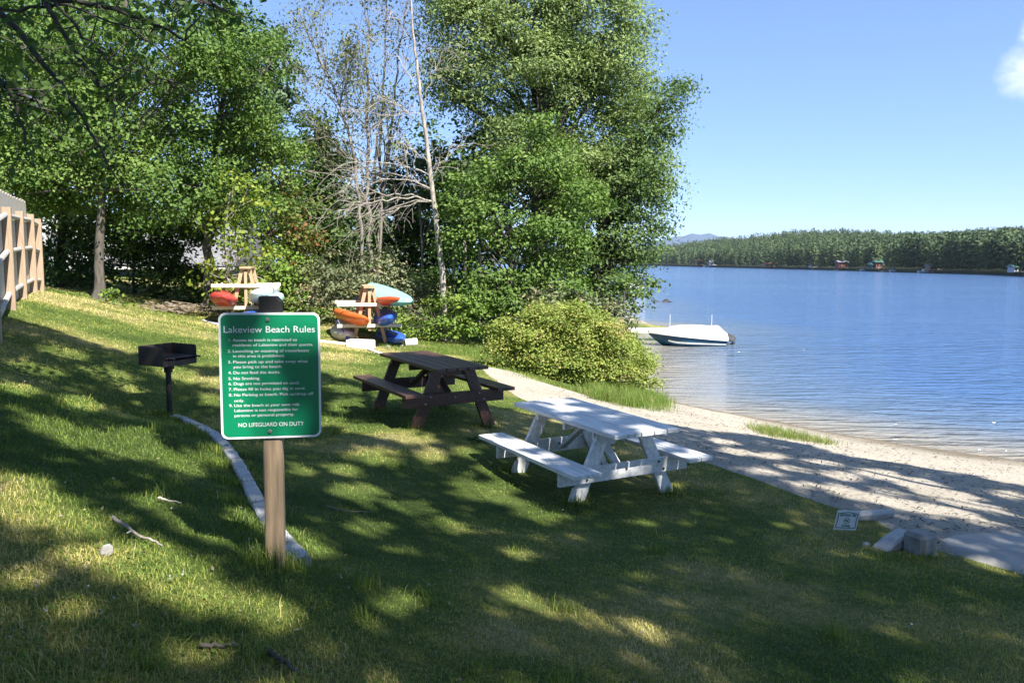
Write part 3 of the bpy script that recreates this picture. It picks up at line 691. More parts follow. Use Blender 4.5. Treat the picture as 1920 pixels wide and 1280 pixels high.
# ------------------------------------------------------------------ beach rules sign
sd_ = 3.65; sx_ = P(503.5, 704, sd_)
syaw = R(10.5)
sbase = np.array([sx_[0], sd_ + .055, ZC - 1.43])
sign = thing('beach_rules_sign', sbase, syaw, 'green beach rules sign with white lettering on a weathered wooden post', 'sign')
ztop = P(503, 586, sd_)[2] - sbase[2]; zbot = P(503, 821, sd_)[2] - sbase[2]
SW, SH = .457, ztop - zbot; zc0 = (ztop + zbot) / 2
def rrect(w, h, r, n=7):
    out = []
    for cx, cy, a0 in ((w / 2 - r, h / 2 - r, 0), (-w / 2 + r, h / 2 - r, 90), (-w / 2 + r, -h / 2 + r, 180), (w / 2 - r, -h / 2 + r, 270)):
        for i in range(n): a = R(a0 + 90 * i / (n - 1)); out.append((cx + r * math.cos(a), cy + r * math.sin(a)))
    return out
PH = P(503, 555, sd_ + .05)[2] - sbase[2]
m_ = MB().box((0, 0, (zbot + .16 - .3) / 2), (.088, .086, zbot + .16 + .3)); m_.build('post', M['treated'], sign, bevel=.006)
m_ = MB().prism([(-.05, zbot + .161), (.05, zbot + .161), (.05, PH - .025), (.03, PH), (-.05, PH)], -.045, .045); m_.build('post_cap', M['black_cap'], sign, bevel=.004)
pan = MB().prism([(x, z + zc0) for x, z in rrect(SW, SH, .034)], -.0535, -.051).build('sign_panel', M['sign_white'], sign)
MB().prism([(x, z + zc0) for x, z in rrect(SW - .02, SH - .02, .026)], -.0545, -.0537).build('green_face', M['sign_green'], pan)
for z in (ztop - .032, zbot + .034):
    q = MB().tube([(-.008, -.0555, z), (-.008, -.058, z)], .0095, 14).tube([(-.008, -.058, z), (-.008, -.063, z)], .006, 6); q.build('bolt', M['bolt'], sign)
def text_geo(body, x0, x1, zbase, cap, off=.0):
    cu = bpy.data.curves.new('t', 'FONT'); cu.body = body; cu.size = 1; cu.extrude = .0; cu.offset = off
    ob = bpy.data.objects.new('t', cu); COL.objects.link(ob)
    dg = bpy.context.evaluated_depsgraph_get(); me = bpy.data.meshes.new_from_object(ob.evaluated_get(dg))
    V = np.array([v.co[:] for v in me.vertices]); Fs = [tuple(p.vertices) for p in me.polygons]
    bpy.data.objects.remove(ob); bpy.data.curves.remove(cu); bpy.data.meshes.remove(me)
    w0 = V[:, 0].min(); w1 = V[:, 0].max()
    V[:, 0] = x0 + (V[:, 0] - w0) / (w1 - w0) * (x1 - x0); V[:, 1] = zbase + V[:, 1] * cap / .729
    return V, Fs
def text_part(lines, name, m, parent, y, off=0):
    mbx = MB()
    for body, x0, x1, zb, cap in lines:
        V, Fs = text_geo(body, x0, x1, zb, cap, off); mbx.add([(a, y, b) for a, b, _ in V], Fs)
    me = bpy.data.meshes.new(name); me.from_pydata(mbx.v, [], mbx.f)
    return link(name, me, m, parent)
def SX(x): return (x - 563) / 830 * SW
def SZ(y): return zc0 + SH / 2 - (y - 118) / 1077 * SH
body = [(1,'Access to beach is restricted to',260,785,360),(0,'residents of Lakeview and their quests.',260,917,402),(2,'Launching or mooring of motorboats',260,882,453),(0,'in this area is prohibited.',260,680,495),
 (3,'Please pick up and take away what',260,873,545),(0,'you bring to the beach.',260,660,587),(4,'Do not feed the ducks.',260,643,636),(5,'No Smoking.',260,476,686),(6,'Dogs are not permitted on sand.',260,800,730),
 (7,'Please fill in holes you dig in sand.',260,848,778),(8,'No Parking at beach. Pick up/drop off',260,915,826),(0,'only.',260,342,875),(9,'Use the beach at your own risk.',260,803,917),(0,'Lakeview is not responsible for',260,786,960),(0,'persons or personal property.',260,750,1003)]
kz = SH / 1077
lines = []
for n, t, a, b_, y in body:
    lines.append((t, SX(a), SX(b_), SZ(y), 25 * kz))
    if n: lines.append((f'{n}.', SX(218 if n > 1 else 230), SX(246), SZ(y), 25 * kz))
text_part([('Lakeview Beach Rules', SX(190), SX(935), SZ(286), 58 * kz)], 'title_lettering', M['sign_white'], pan, -.0556, .0)
text_part(lines, 'rules_lettering', M['sign_white'], pan, -.0556, .002)
text_part([('NO LIFEGUARD ON DUTY', SX(290), SX(830), SZ(1091), 36 * kz)], 'lifeguard_lettering', M['sign_white'], pan, -.0556, .002)

# ------------------------------------------------------------------ little yard sign
YS = 6.62; yp = P(1587, 986, YS); gy_ = hz(yp[0], YS)
ys = thing('yard_sign', (yp[0], YS, gy_), R(-6), 'small white and green dog notice on a stake at the lawn edge', 'sign')
ww, wh = .188, .172; zc1 = ZC - (986 - hor(1587)) * YS / F - gy_
tilt = .03
m_ = MB(); pts4 = [(-ww / 2 - tilt * .5, zc1 - wh / 2), (ww / 2 - tilt * .5, zc1 - wh / 2), (ww / 2 + tilt * .5, zc1 + wh / 2), (-ww / 2 + tilt * .5, zc1 + wh / 2)]
pn = m_.prism(pts4, -.004, .004).build('sign_panel', M['sign_white'], ys)
def sh(x, z): return (x + (z / wh) * tilt, z + zc1)
fr_ = MB(); oct_ = [(-.085,-.07),(-.04,-.07),(0,-.076),(.04,-.07),(.085,-.07),(.08,0),(.085,.062),(.045,.068),(0,.076),(-.045,.068),(-.085,.062),(-.08,0)]
k = len(oct_); Vq = [(*sh(x, z), 0) for x, z in oct_] + [(*sh(x * .92, z * .92), 0) for x, z in oct_]
fr_.add([(a, -.0055, b_) for a, b_, _ in Vq], [(i, (i + 1) % k, k + (i + 1) % k, k + i) for i in range(k)])
th = np.linspace(0, 2 * math.pi, 25)[:-1]
for r0_, r1_ in ((.028, .0235),):
    Vq = [sh(math.cos(a) * r0_, math.sin(a) * r0_ - .003) for a in th] + [sh(math.cos(a) * r1_, math.sin(a) * r1_ - .003) for a in th]; k = 24
    fr_.add([(a, -.0055, b_) for a, b_ in Vq], [(i, (i + 1) % k, k + (i + 1) % k, k + i) for i in range(k)])
def quad2(pts): fr_.add([(sh(*q)[0], -.0057, sh(*q)[1]) for q in pts], [tuple(range(len(pts)))])
quad2([(-.021, .013), (-.017, .017), (.021, -.019), (.017, -.023)])
quad2([(-.014, -.006), (.008, -.008), (.011, .004), (-.012, .003)]); quad2([(.007, .002), (.017, .006), (.014, .012), (.006, .008)]); quad2([(-.012, -.016), (-.008, -.016), (-.008, -.004), (-.012, -.004)]); quad2([(.005, -.016), (.009, -.016), (.009, -.004), (.005, -.004)])
fr_.build('border_and_emblem', simple('dark_green_sign_ink', (.004, .1, .085), (.004, .09, .08), 4, .5), pn)
dk_ = bpy.data.materials['dark_green_sign_ink']
for t, x0, x1, zb, cap in [('NO POOP / PEE', -.066, .066, .036, .022), ('ZONE', -.036, .036, -.06, .022)]:
    V, Fs = text_geo(t, x0, x1, zb, cap, .03)
    me = bpy.data.meshes.new('lettering'); me.from_pydata([(sh(a, b_)[0], -.0056, sh(a, b_)[1]) for a, b_, _ in V], [], Fs); link('lettering', me, dk_, pn)
MB().box((-.01, .008, zc1 / 2 - .06), (.02, .008, zc1 + .1)).build('stake', M['treated'], ys)

# ------------------------------------------------------------------ park grill
gb = ground_at(318.5, 781); k = gb[1] / F
gr = thing('park_grill', gb, R(63), 'black steel charcoal grill on a single post at the end of the kerb', 'grill')
gh = 137 * k
MB().tube([(0, 0, -.2), (0, 0, gh - .25)], .034, 14).build('post', M['black_iron'], gr, smooth=True)
MB().tube([(0, 0, gh - .34), (0, 0, gh - .23)], .05, 14).box((.055, 0, gh - .28), (.03, .05, .05)).build('collar', M['black_iron'], gr)
w_, d_, h_ = .50, .44, .235; z0 = gh - h_; t_ = .006
fb = MB().box((0, 0, z0 + t_ / 2), (w_, d_, t_))
fb.box((0, d_ / 2 - t_ / 2, z0 + h_ / 2 + .003), (w_, t_, h_ - .006))
for s in (-1, 1):
    rr_ = .03; pts = [(-d_ / 2, z0 + t_), (d_ / 2 - t_, z0 + t_), (d_ / 2 - t_, gh)] + [(-d_ / 2 + rr_ - rr_ * math.sin(R(a)), gh - rr_ + rr_ * math.cos(R(a))) for a in range(0, 91, 15)]
    n_ = len(pts); x_ = s * (w_ / 2 - t_ / 2)
    fb.add([(x_ - t_ / 2, a, b_) for a, b_ in pts] + [(x_ + t_ / 2, a, b_) for a, b_ in pts], [tuple(range(n_)), tuple(range(2 * n_ - 1, n_ - 1, -1))] + [(i, (i + 1) % n_, n_ + (i + 1) % n_, n_ + i) for i in range(n_)])
fb.box((0, -d_ / 2 + t_ / 2, z0 + .035), (w_ - .014, t_, .06))
fb.build('firebox', M['black_iron'], gr)
g_ = MB()
for i in range(13): g_.tube([(-w_ / 2 + .03 + i * (w_ - .06) / 12, -d_ / 2 + .01, z0 + .1), (-w_ / 2 + .03 + i * (w_ - .06) / 12, d_ / 2 - .02, z0 + .1)], .006, 6)
g_.tube([(-w_ / 2 + .012, -d_ / 2 - .02, z0 + .1), (w_ / 2 - .012, -d_ / 2 - .02, z0 + .1)], .009, 6)
gt = g_.build('grate', M['black_iron'], gr)
for s in (-1, 1): MB().tube([(s * .19, -d_ / 2 - .02, z0 + .1), (s * .19, -d_ / 2 - .13, z0 + .1)], .011, 8).build('handle', M['black_iron'], gt)

# ------------------------------------------------------------------ kerb stones between slope and lawn
KP = [ground_at(px, py) for px, py in [(325,784),(350,792),(378,806),(405,822),(428,848),(447,878),(466,912),(484,952),(512,1000),(540,1030),(566,1062)]]
for i in range(len(KP) - 1):
    a, b_ = KP[i][:2], KP[i + 1][:2]; d = b_ - a; l = np.linalg.norm(d); t = d / l; nrm = np.array([-t[1], t[0]])
    mid = (a + b_) / 2; zz = (hz(*a) + hz(*b_)) / 2; sl = (hz(*b_) - hz(*a)) / l
    r2 = random.Random(i); secs = []
    for j in range(7):
        u = -l / 2 + .006 + (l - .012) * j / 6; w1 = .05 + r2.uniform(-.004, .004); hh = .05 + r2.uniform(-.004, .004) - (.006 if j in (0, 6) else 0); zq = sl * u
        secs.append([(u, -w1, zq - .25), (u, -w1, zq + hh - .01), (u, -w1 + .01, zq + hh), (u, w1 - .012, zq + hh + r2.uniform(-.004, .004)), (u, w1, zq + hh - .012), (u, w1, zq - .25)])
    V, Fs = loft(secs, closed=True)
    o = MB().add(V, Fs).build('kerb_stone', M['kerb'])
    o.location = (mid[0], mid[1], zz); o.rotation_euler.z = math.atan2(t[1], t[0])
    wh_ = ['beside the grill post, first of the row', 'second from the grill', 'third from the grill', 'fourth from the grill', 'fifth from the grill, below the sign panel', 'sixth from the grill, left of the sign post', 'seventh from the grill, left of the sign post', 'touching the left side of the sign post', 'half hidden behind the sign post', 'at the near end, right of the sign post'][i]
    tagset(o, 'pale grey kerb stone ' + wh_, 'kerb stone', 'kerb stones along the slope')
def block(name, px, py, size, rz, m, label, h=None, bev=.03, cat='concrete block', group=None, ry=0, sink=.0):
    g = ground_at(px, py)
    o = MB().box((0, 0, size[2] / 2 - sink), size).build(name, m, bevel=bev, sub=0); o.location = g; o.rotation_euler = (0, ry, rz)
    return tagset(o, label, cat, group)
block('concrete_block', 1724, 1036, (.21, .2, .3), R(28), M['block'], 'rounded grey concrete end block beside the slab path', sink=.12)
g = ground_at(1676, 1026); o = MB().prism([(-.22, -.1), (.15, -.1), (.15, .135), (-.02, .10), (-.2, .03)], -.075, .075).build('concrete_block', M['kerb'], bevel=.015); o.location = g; o.rotation_euler.z = R(30)
tagset(o, 'low tapering grey kerb block half sunk in grass left of the end block', 'concrete block')
block('kerb_stone', 1637, 972, (.42, .1, .2), R(14), M['kerb'], 'pale kerb stone edging the sand behind the small dog notice', cat='kerb stone', group='kerb stones along the sand', sink=.13, bev=.02)
block('kerb_stone', 1624, 1023, (.07, .045, .05), R(14), M['pale_rock'], 'tiny pale stone in the grass left of the sunken kerb block', cat='stone', sink=.02, bev=.015)

# ------------------------------------------------------------------ kayak racks and kayaks
def rack(px, pyb, Yd, label, hpx, yaw, sway):
    g = ground_at(px, pyb); Yd = g[1]; k = Yd / F
    r = thing('kayak_rack', g, yaw, label, 'kayak rack', 'kayak racks by the bushes')
    Hh = hpx * k; dep = 1.25
    for y in (0, dep):
        for s in (-1, 1):
            MB().beam((s * .42, y, -.05), (s * .09, y, Hh - .03), .085, .045, (0, 1, 0)).build('leg', M['rack_wood'], r)
        MB().beam((.0, y - .05, .35), (.0, y - .05, Hh * .93), .07, .04, (0, 1, 0)).build('upright', M['rack_wood'], r)
        for z, w in ((Hh * .70, 1.62), (Hh * .33, 1.62)):
            MB().box((-.02 * (y > 0), y - .095, z), (w, .045, .085)).build('arm', M['rack_white'], r)
    MB().box((0, dep / 2, Hh), (.28, dep + .22, .045)).build('top_board', M['rack_wood'], r)
    return r, Hh
def kayak(loc, yaw, L_, W_, H_, m, label, roll=0, pitch=0, inverted=False, name='kayak', deck=None, cock=True, group='kayaks on and around the racks'):
    r = thing(name, loc, 0, label, 'kayak', group); r.rotation_euler = (roll, pitch, yaw)
    secs = []; n = 22
    for i in range(n + 1):
        t = i / n * 2 - 1; s = max(0, 1 - abs(t) ** 2.6); w = W_ / 2 * s ** .75 + .012; rise = .28 * H_ * abs(t) ** 3
        up = H_ * .42 * s ** .5 + .01; dn = H_ * .58 * s ** .6 + .01; ring = []
        for j in range(14):
            a = j / 14 * 2 * math.pi; ca, sa = math.cos(a), math.sin(a)
            ring.append((t * L_ / 2, w * math.copysign(abs(ca) ** .8, ca), H_ * .5 + rise + (up * sa if sa > 0 else dn * sa)))
        secs.append(ring)
    V, Fs = loft(secs, closed=True); hb = MB().add(V, Fs)
    o = hb.build('hull', [m, deck] if deck else m, r, smooth=True)
    if deck:
        for p_ in o.data.polygons:
            c = sum((Vector(o.data.vertices[v].co) for v in p_.vertices), Vector()) / len(p_.vertices)
            if p_.normal.z > .25: p_.material_index = 1
    if cock:
        ck = MB(); th_ = np.linspace(0, 2 * math.pi, 25)[:-1]
        V = [(.02 + .42 * math.cos(a) * (L_ / 3), .2 * math.sin(a) * W_ / .66, H_ * .5 + H_ * .40) for a in th_]
        ck.tube(V + V[:1], .016, 6, cap=False); ck.build('coaming', M['k_dark'], r)
        MB().add(V, [tuple(range(24))]).build('cockpit', M['k_dark'], r)  # flat black sheet paints the shade inside the open cockpit
    st_ = MB()
    for t in (-.62, .62):
        st_.tube([(t * L_ / 2, W_ * .3 * math.cos(a), H_ * .5 + H_ * .40 * math.sin(a)) for a in np.linspace(.15, math.pi - .15, 8)], .008, 5)
    st_.build('deck_strap', M['k_dark'], r)
    return r
ryaw = R(-8)
rk, RH = rack(693, 645, 20, 'wooden kayak rack holding a teal and white kayak above orange and blue ones', 107, R(14), 0)
rk2, RH2 = rack(463, 613, 19, 'wooden kayak rack behind the green sign holding red and white kayaks', 111, R(14), 0)
def on_rack(r, x, y, z): return np.array(r.matrix_basis @ Vector((x, y, z)))
bpy.context.view_layer.update()
KY = R(90 + 14)
def rk_loc(r, x, z, y=.55):
    ya = r.rotation_euler.z; l = r.location
    return np.array([l.x + x * math.cos(ya) - y * math.sin(ya), l.y + x * math.sin(ya) + y * math.cos(ya), l.z + z])
kayak(rk_loc(rk, .52, RH * .76, .45), KY + R(13), 3.3, .78, .26, M['k_teal'], 'teal and white kayak on top of the right rack', roll=R(-6), pitch=R(-6), deck=M['k_ltteal'], cock=False)
kayak(rk_loc(rk, .40, RH * .70 - .02, .5), KY + R(9), 3.0, .62, .25, M['k_redorange'], 'dull red orange kayak lying directly under the teal and white one')
kayak(rk_loc(rk, -.5, RH * .33 + .05, .5), KY + R(10), 2.9, .7, .29, M['k_orange'], 'bright orange kayak on the lower left arms of the right rack', roll=R(20), cock=False)
kayak(rk_loc(rk, .5, RH * .33 + .05, .5), KY, 2.8, .6, .29, M['k_blue'], 'blue kayak on the lower right arms of the right rack', roll=R(-25), cock=False)
kayak(rk_loc(rk, .62, -.02, .75), KY + R(8), 2.7, .56, .28, M['k_blue'], 'blue kayak lying on the ground under the right rack', roll=R(-12), cock=False)
kayak(rk_loc(rk, -.66, .02, .9), KY + R(4), 2.3, .62, .36, M['k_pale'], 'pale pink kayak on the ground at the left foot of the right rack', roll=R(10), cock=False)
kayak(rk_loc(rk2, -.6, RH2 * .33 + .06, .45), KY + R(5), 2.9, .66, .34, M['k_red'], 'faded red kayak with dark cockpit on the lower left arms of the left rack', roll=R(9))
kayak(rk_loc(rk2, .5, RH2 * .47, .5), KY - R(6), 3.0, .66, .3, M['k_white'], 'white kayak on the right side of the left rack, behind the black post cap', roll=R(-30), cock=False)
kayak(rk_loc(rk2, .68, RH2 * .33 + .04, .2), KY - R(6), 2.6, .5, .3, M['k_ltblue'], 'light blue kayak right of the black post cap on the left rack', roll=R(-30), cock=False)
kayak(rk_loc(rk2, .14, RH2 * .1, .3), KY, 2.6, .5, .3, M['k_blue'], 'blue kayak low under the left rack, mostly hidden by the green sign', cock=False)
# paddle, block, bucket
pa = P(633, 600, 19.3); pb2 = ground_at(657, 646)
pd_ = thing('paddle', pb2, 0, 'dark blue paddle leaning against the bright orange kayak', 'paddle')
vec = P(633, 600, pb2[1] + .25) - pb2
MB().tube([(0, 0, 0), tuple(vec)], .016, 8).build('shaft', M['paddle'], pd_)
MB().beam(tuple(vec * .0), tuple(vec * .3), .085, .014, (0, 1, 0)).build('blade', M['paddle'], pd_)
block('concrete_block', 676, 652, (.66, .34, .24), R(-14), M['white_conc'], 'long whitish block at the front foot of the right kayak rack', sink=.04, bev=.03)
g1, g2 = ground_at(600, 640), ground_at(655, 648)
def strip(name, a, b_, label, m, w=.1, h=.06):
    o = MB().beam((a - (a + b_) / 2), (b_ - (a + b_) / 2), w, h).build(name, m, bevel=.01); c_ = (a + b_) / 2; o.location = (c_[0], c_[1], c_[2] + .01)
    return tagset(o, label, 'edging', 'pale edging strips by the racks')
strip('edging_board', ground_at(598, 640), ground_at(655, 646), 'pale edging board in grass left of the whitish block', M['white_conc'])
strip('edging_board', ground_at(692, 656), ground_at(722, 668), 'pale edging board running from the whitish block to the brown table', M['white_conc'])
strip('edging_board', ground_at(383, 602), ground_at(412, 611), 'pale board in the grass left of the green sign below the red kayak', M['white_conc'])
g = ground_at(770, 650); bk_ = thing('bucket', g, R(20), 'whitish bucket lying on its side right of the blue ground kayak', 'bucket')
V = []
MB().tube([(-.15, 0, .1), (.16, 0, .11)], [.1, .115], 16).build('body', M['k_white'], bk_, smooth=False, bevel=.006)
MB().tube([(-.154, 0, .1), (-.151, 0, .1)], [.088, .088], 16).build('base', M['block'], bk_)
rock('pale_stone', ground_at(752, 650) + np.array([0, 0, .03]), (.1, .09, .07), M['pale_rock'], 'pale stone on the grass between the blue kayak and the bucket', 8, 'stone')
rock('pale_stone', ground_at(727, 651) + np.array([0, 0, .02]), (.09, .08, .06), M['pale_rock'], 'pale stone at the right foot of the right rack', 9, 'stone')

# ------------------------------------------------------------------ fence
FPX = [(-48, 640), (24, 578), (47, 553), (67, 545), (77, 544)]
FD = [(-6.75, 10.2), (-8.06, 12.6), (-9.2, 14.75), (-10.12, 16.6), (-10.66, 17.75)]
fence = thing('wooden_fence', (FD[1][0], FD[1][1], hz(*FD[1])), 0, 'tall grey board fence with tan posts at the top of the slope', 'fence')
fo = np.array(fence.location)
FZ = [hz(*q) for q in FD]
for i, q in enumerate(FD):
    hh = 1.62 if i else 1.7
    MB().box((q[0] - fo[0], q[1] - fo[1], FZ[i] - fo[2] + hh / 2 - .15), (.13, .13, hh + .3), Matrix.Rotation(R(27), 3, 'Z')).build('post', M['fence_post'], fence, bevel=.006)
for i in range(len(FD) - 1):
    a = np.array([*FD[i], FZ[i]]) - fo; b_ = np.array([*FD[i + 1], FZ[i + 1]]) - fo; t = unit((b_ - a)[:2][None])[0]; nn = np.array([-t[1], t[0], 0])
    if nn[0] > 0: nn = -nn
    for hh in (.25, .92, 1.5):
        MB().tube([a + nn * .02 + np.array([0, 0, hh]), b_ + nn * .02 + np.array([0, 0, hh])], .042, 8).build('rail', M['fence_rail'], fence)
    l = np.linalg.norm((b_ - a)[:2]); nb = int(l / .15); pk_ = MB(); ht = 1.86 if i < 3 else 1.6
    if i < 3:
        for j in range(nb):
            c_ = a + (b_ - a) * (j + .5) / nb + nn * .08
            m0 = Matrix.Rotation(math.atan2(t[1], t[0]), 3, 'Z'); top = ht + .02 * math.sin(j * 2.1)
            pk_.box(c_ + np.array([0, 0, top / 2 + .02]), (l / nb - .008, .02, top), m0)
        pk_.build('board_panel', M['fence_board'], fence)

# ------------------------------------------------------------------ house glimpsed between the trunks
hp = P(215, 505, 31); r = thing('grey_roofed_house', (hp[0], 31, hz(hp[0], 31)), R(8), 'white sided house with grey shingle roof glimpsed between the left tree trunks', 'house')
kk = 31 / F; gz_ = hz(hp[0], 31)
def zz_(py): return P(215, py, 31)[2] - gz_
MB().box((.6, 4.0, zz_(500) / 2 + zz_(455) * 0), (6.0, 5.6, abs(zz_(500)))).build('wall', M['pale_siding'], r)
MB().add([(-1.0,-.3,zz_(497)),(4.6,-.3,zz_(497)),(4.6,4.0,zz_(398)),(-1.0,4.0,zz_(398)),(4.6,8,zz_(497)),(-1.0,8,zz_(497))], [(0,1,2,3),(3,2,4,5),(0,3,5),(1,4,2)]).build('roof', M['grey_roof'], r)
MB().box((1.8, -.36, zz_(502)), (5.7, .1, .1)).build('gutter', M['canvas'], r)
MB().box((-2.1, .9, zz_(455)), (1.7, .3, 2.2)).build('gable', M['pale_siding'], r)

# ================================================================== TREES AND SHRUBS
def TB(Y, *bl, df=1.0): return [B(a, b_, c, d, Y + (e[0] if e else 0), df) for a, b_, c, d, *e in bl]
TG = 'trees along the back of the lawn'
tree('maple_tree', 'large dark green maple with grey trunk nearest the fence', 'tree', trunkline(183, 20.6, [(186,470),(190,380),(205,250),(230,100),(240,-60)]),
     TB(21, (110,70,170,120),(300,60,150,130),(60,230,130,110),(230,230,150,110),(370,190,110,110),(110,330,140,80),(290,345,140,75),(30,340,90,80),(420,90,80,110)),
     M['maple'], M['bark'], leaf=.105, per=88, dens=1.1, gap=.38, r0=.13, group=TG, limbs=70)
tree('maple_tree', 'mid green maple with slim dark trunk just left of the left kayak rack', 'tree', trunkline(392, 22.5, [(388,470),(392,380),(410,250),(430,120)]),
     TB(22.5, (455,180,90,120),(430,300,110,100),(490,330,80,110),(380,400,80,60),(500,420,60,70),(350,290,80,80),(470,110,70,70),(530,300,40,60)),
     M['maple'], M['bark'], leaf=.1, per=88, dens=1.15, gap=.38, r0=.15, group=TG)
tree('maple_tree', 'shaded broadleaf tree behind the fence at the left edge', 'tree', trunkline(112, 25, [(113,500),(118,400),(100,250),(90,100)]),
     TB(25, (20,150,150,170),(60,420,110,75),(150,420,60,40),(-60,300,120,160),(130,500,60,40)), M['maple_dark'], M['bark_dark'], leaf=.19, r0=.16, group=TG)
tree('sapling', 'bright yellow green maple sapling left of the left kayak rack', 'tree', trunkline(425, 20.7, [(424,500),(420,430),(432,360)]),
     TB(20.7, (425,420,55,22),(455,350,45,28),(395,455,40,18),(430,500,50,40),(450,545,50,35),(470,460,45,35)), M['maple_yellow'], M['bark_pale'], leaf=.14, dens=.8, r0=.035, limbs=25, gap=.34, group=TG)
tree('vine_covered_tree', 'tree with reddish vines hanging right of the mid green maple', 'tree', trunkline(540, 24, [(540,480),(535,400),(520,330)]),
     TB(24, (545,420,42,90),(560,470,38,60),(520,350,30,50)), M['vine'], M['bark_dark'], leaf=.14, r0=.08, limbs=20, group=TG)
def conifer(name, label, px, Y, top, wpx, m, base_py=520, n=26, leaf=.35):
    b_ = basept(px, Y); t = P(px, top, Y); root = thing(name, b_, 0, label, 'tree', TG); tb = Tubes(); Hh = t[2] - b_[2]
    tb.add(np.array([[0, 0, -.2], [0, 0, Hh * .5], [0, 0, Hh]]), [.22, .13, .02], 8)
    C = []; Nn = []
    for i in range(n):
        f = i / n; z = Hh * (.12 + .88 * f); r_ = wpx * Y / F * (1 - f) ** .85 + .12
        for j in range(8):
            a = rng.random() * 6.283; e = np.array([math.cos(a) * r_, math.sin(a) * r_, -.18 * r_]) * rng.uniform(.7, 1.1)
            p0 = np.array([0, 0, z]); tb.add(np.array([p0, p0 + e * .5 + [0, 0, .05], p0 + e]), [.035, .02, .006], 4)
            for k in range(30):
                u = rng.random() ** .7; C.append(p0 + e * u + rng.normal(size=3) * np.array([.14, .14, .07]) * (1.2 - .5 * u) * max(.5, r_)); Nn.append(rng.normal(size=3) * .6 + [0, 0, .8])
    V, Fq = tb.get(); big('trunk', V, Fq, M['bark_dark'], root, smooth=True)
    C = np.array(C); V, Fq = leaf_quads(C, unit(np.array(Nn)), leaf * rng.uniform(.6, 1.2, len(C)), .4)
    big('crown', V, Fq, m, root, tone=np.clip(rng.normal(.5, .25, len(C)), 0, 1))
tree('maple_tree', 'small understory maple with low boughs in front of the grey roofed house', 'tree', trunkline(250, 24, [(250,520),(252,470),(258,400)]),
     TB(24, (215,430,44,22),(290,420,50,26),(255,470,40,20),(330,450,46,30),(300,480,40,18),(150,480,26,30),(340,510,50,24),(240,390,70,26),(270,450,60,24),(200,500,34,20),(225,455,30,24),(370,420,40,30)), M['maple_dark'], M['bark_dark'], leaf=.12, dens=1.3, r0=.05, clump=.32, per=46, gap=.22, limbs=40, group=TG)
conifer('spruce_tree', 'dark pointed spruce rising behind the mid green maple', 447, 40, -8, 70, M['spruce'], leaf=.32)
conifer('spruce_tree', 'dark spruce left of the bare trunks, behind the shrubs', 610, 33, 225, 75, M['cedar'], leaf=.3)
tree('pine_tree', 'blue green pine right of the pointed spruce', 'tree', trunkline(505, 38, [(503,300),(505,150),(508,70)]),
     TB(38, (500,80,35,22),(515,120,40,24),(480,150,35,24),(520,175,34,24),(495,200,50,26),(512,60,16,18)), M['pine'], M['bark_dark'], leaf=.3, r0=.2, clump=.5, per=40, limbs=25, group=TG, up=.3)
tree('cedar_tree', 'dense dark cedar behind the grey green shrub', 'tree', trunkline(590, 28, [(590,400),(595,300),(598,240)]),
     TB(28, (590,300,50,70),(600,400,70,90),(560,360,40,60),(640,290,28,40),(650,420,50,70),(610,480,80,40)), M['cedar'], M['bark_dark'], leaf=.15, r0=.14, dens=1.0, limbs=25, group=TG)
tree('dark_tree', 'deep shaded tree filling the gap behind the bare trunks', 'tree', trunkline(745, 31, [(745,450),(740,380),(735,300)]),
     TB(31, (720,400,70,90),(790,360,60,90),(700,480,90,50),(800,470,70,70),(760,500,70,50)), M['cedar'], M['bark_dark'], leaf=.18, r0=.16, dens=.9, limbs=20, group=TG)
# tall sparse multi trunk ash trees
def sparse(name, label, px0, Y, tops, r0, lean, n1=8, leafn=6, ln=3.0):
    tl = np.array(trunkline(px0, Y, tops)); root = thing(name, tl[0], 0, label, 'tree', 'sparse slender trees'); tb = Tubes(); tips = []
    t = np.linspace(0, len(tl) - 1, 26); i = np.clip(t.astype(int), 0, len(tl) - 2); f = (t - i)[:, None]; tp = tl[i] * (1 - f) + tl[i + 1] * f
    tp[1:] += rng.normal(size=tp[1:].shape) * .035
    rad = np.linspace(r0, .02, 26); tb.add(tp, rad, 7)
    for k in range(n1):
        j = int(rng.uniform(8, 25)); d = unit(np.array([rng.normal() * .55 + lean, rng.normal() * .5, rng.uniform(.6, 1.2)]))
        branchy(tb, tp[j], d, ln * rng.uniform(.6, 1.15) * (1.25 - .025 * j), rad[j] * .5, 2, tips, .45, .03, 4, .5, .6)
    V, Fq = tb.get(); big('trunk', V - tl[0], Fq, M['bark_mid'], root, smooth=True)
    T = np.array([q[0] for q in tips]); T = T[T[:, 2] > tl[0][2] + 4.2]
    C = np.repeat(T, leafn, 0) + rng.normal(size=(len(T) * leafn, 3)) * .2
    V, Fq = leaf_quads(C - tl[0], unit(rng.normal(size=C.shape) + [0, 0, .6]), .12 * rng.uniform(.6, 1.3, len(C)), .5)
    big('crown', V, Fq, M['birch'], root, tone=np.clip(rng.normal(.5, .25, len(C)), 0, 1))
for lab, px0, Y, tops, r0, ln_, n1 in [
    ('slender grey tree with sparse leaves, leftmost of the thin trunks, leaning left at its top', 684, 27, [(676,420),(668,300),(640,200),(590,90),(560,20)], .07, -.25, 12),
    ('slender straight tree with sparse leaves right beside the leftmost thin trunk', 698, 27.5, [(692,420),(690,250),(690,100),(685,-40)], .08, -.1, 11),
    ('slender tree with sparse leaves in the middle of the thin trunks', 712, 28.5, [(712,420),(716,250),(722,100),(728,-40)], .065, 0, 10),
    ('slender tree with sparse leaves that leans right, nearest the dead pale tree', 706, 28, [(714,420),(728,280),(745,120),(770,-40)], .07, .1, 10)]:
    sparse('slender_tree', lab, px0, Y, tops, r0, ln_, n1)
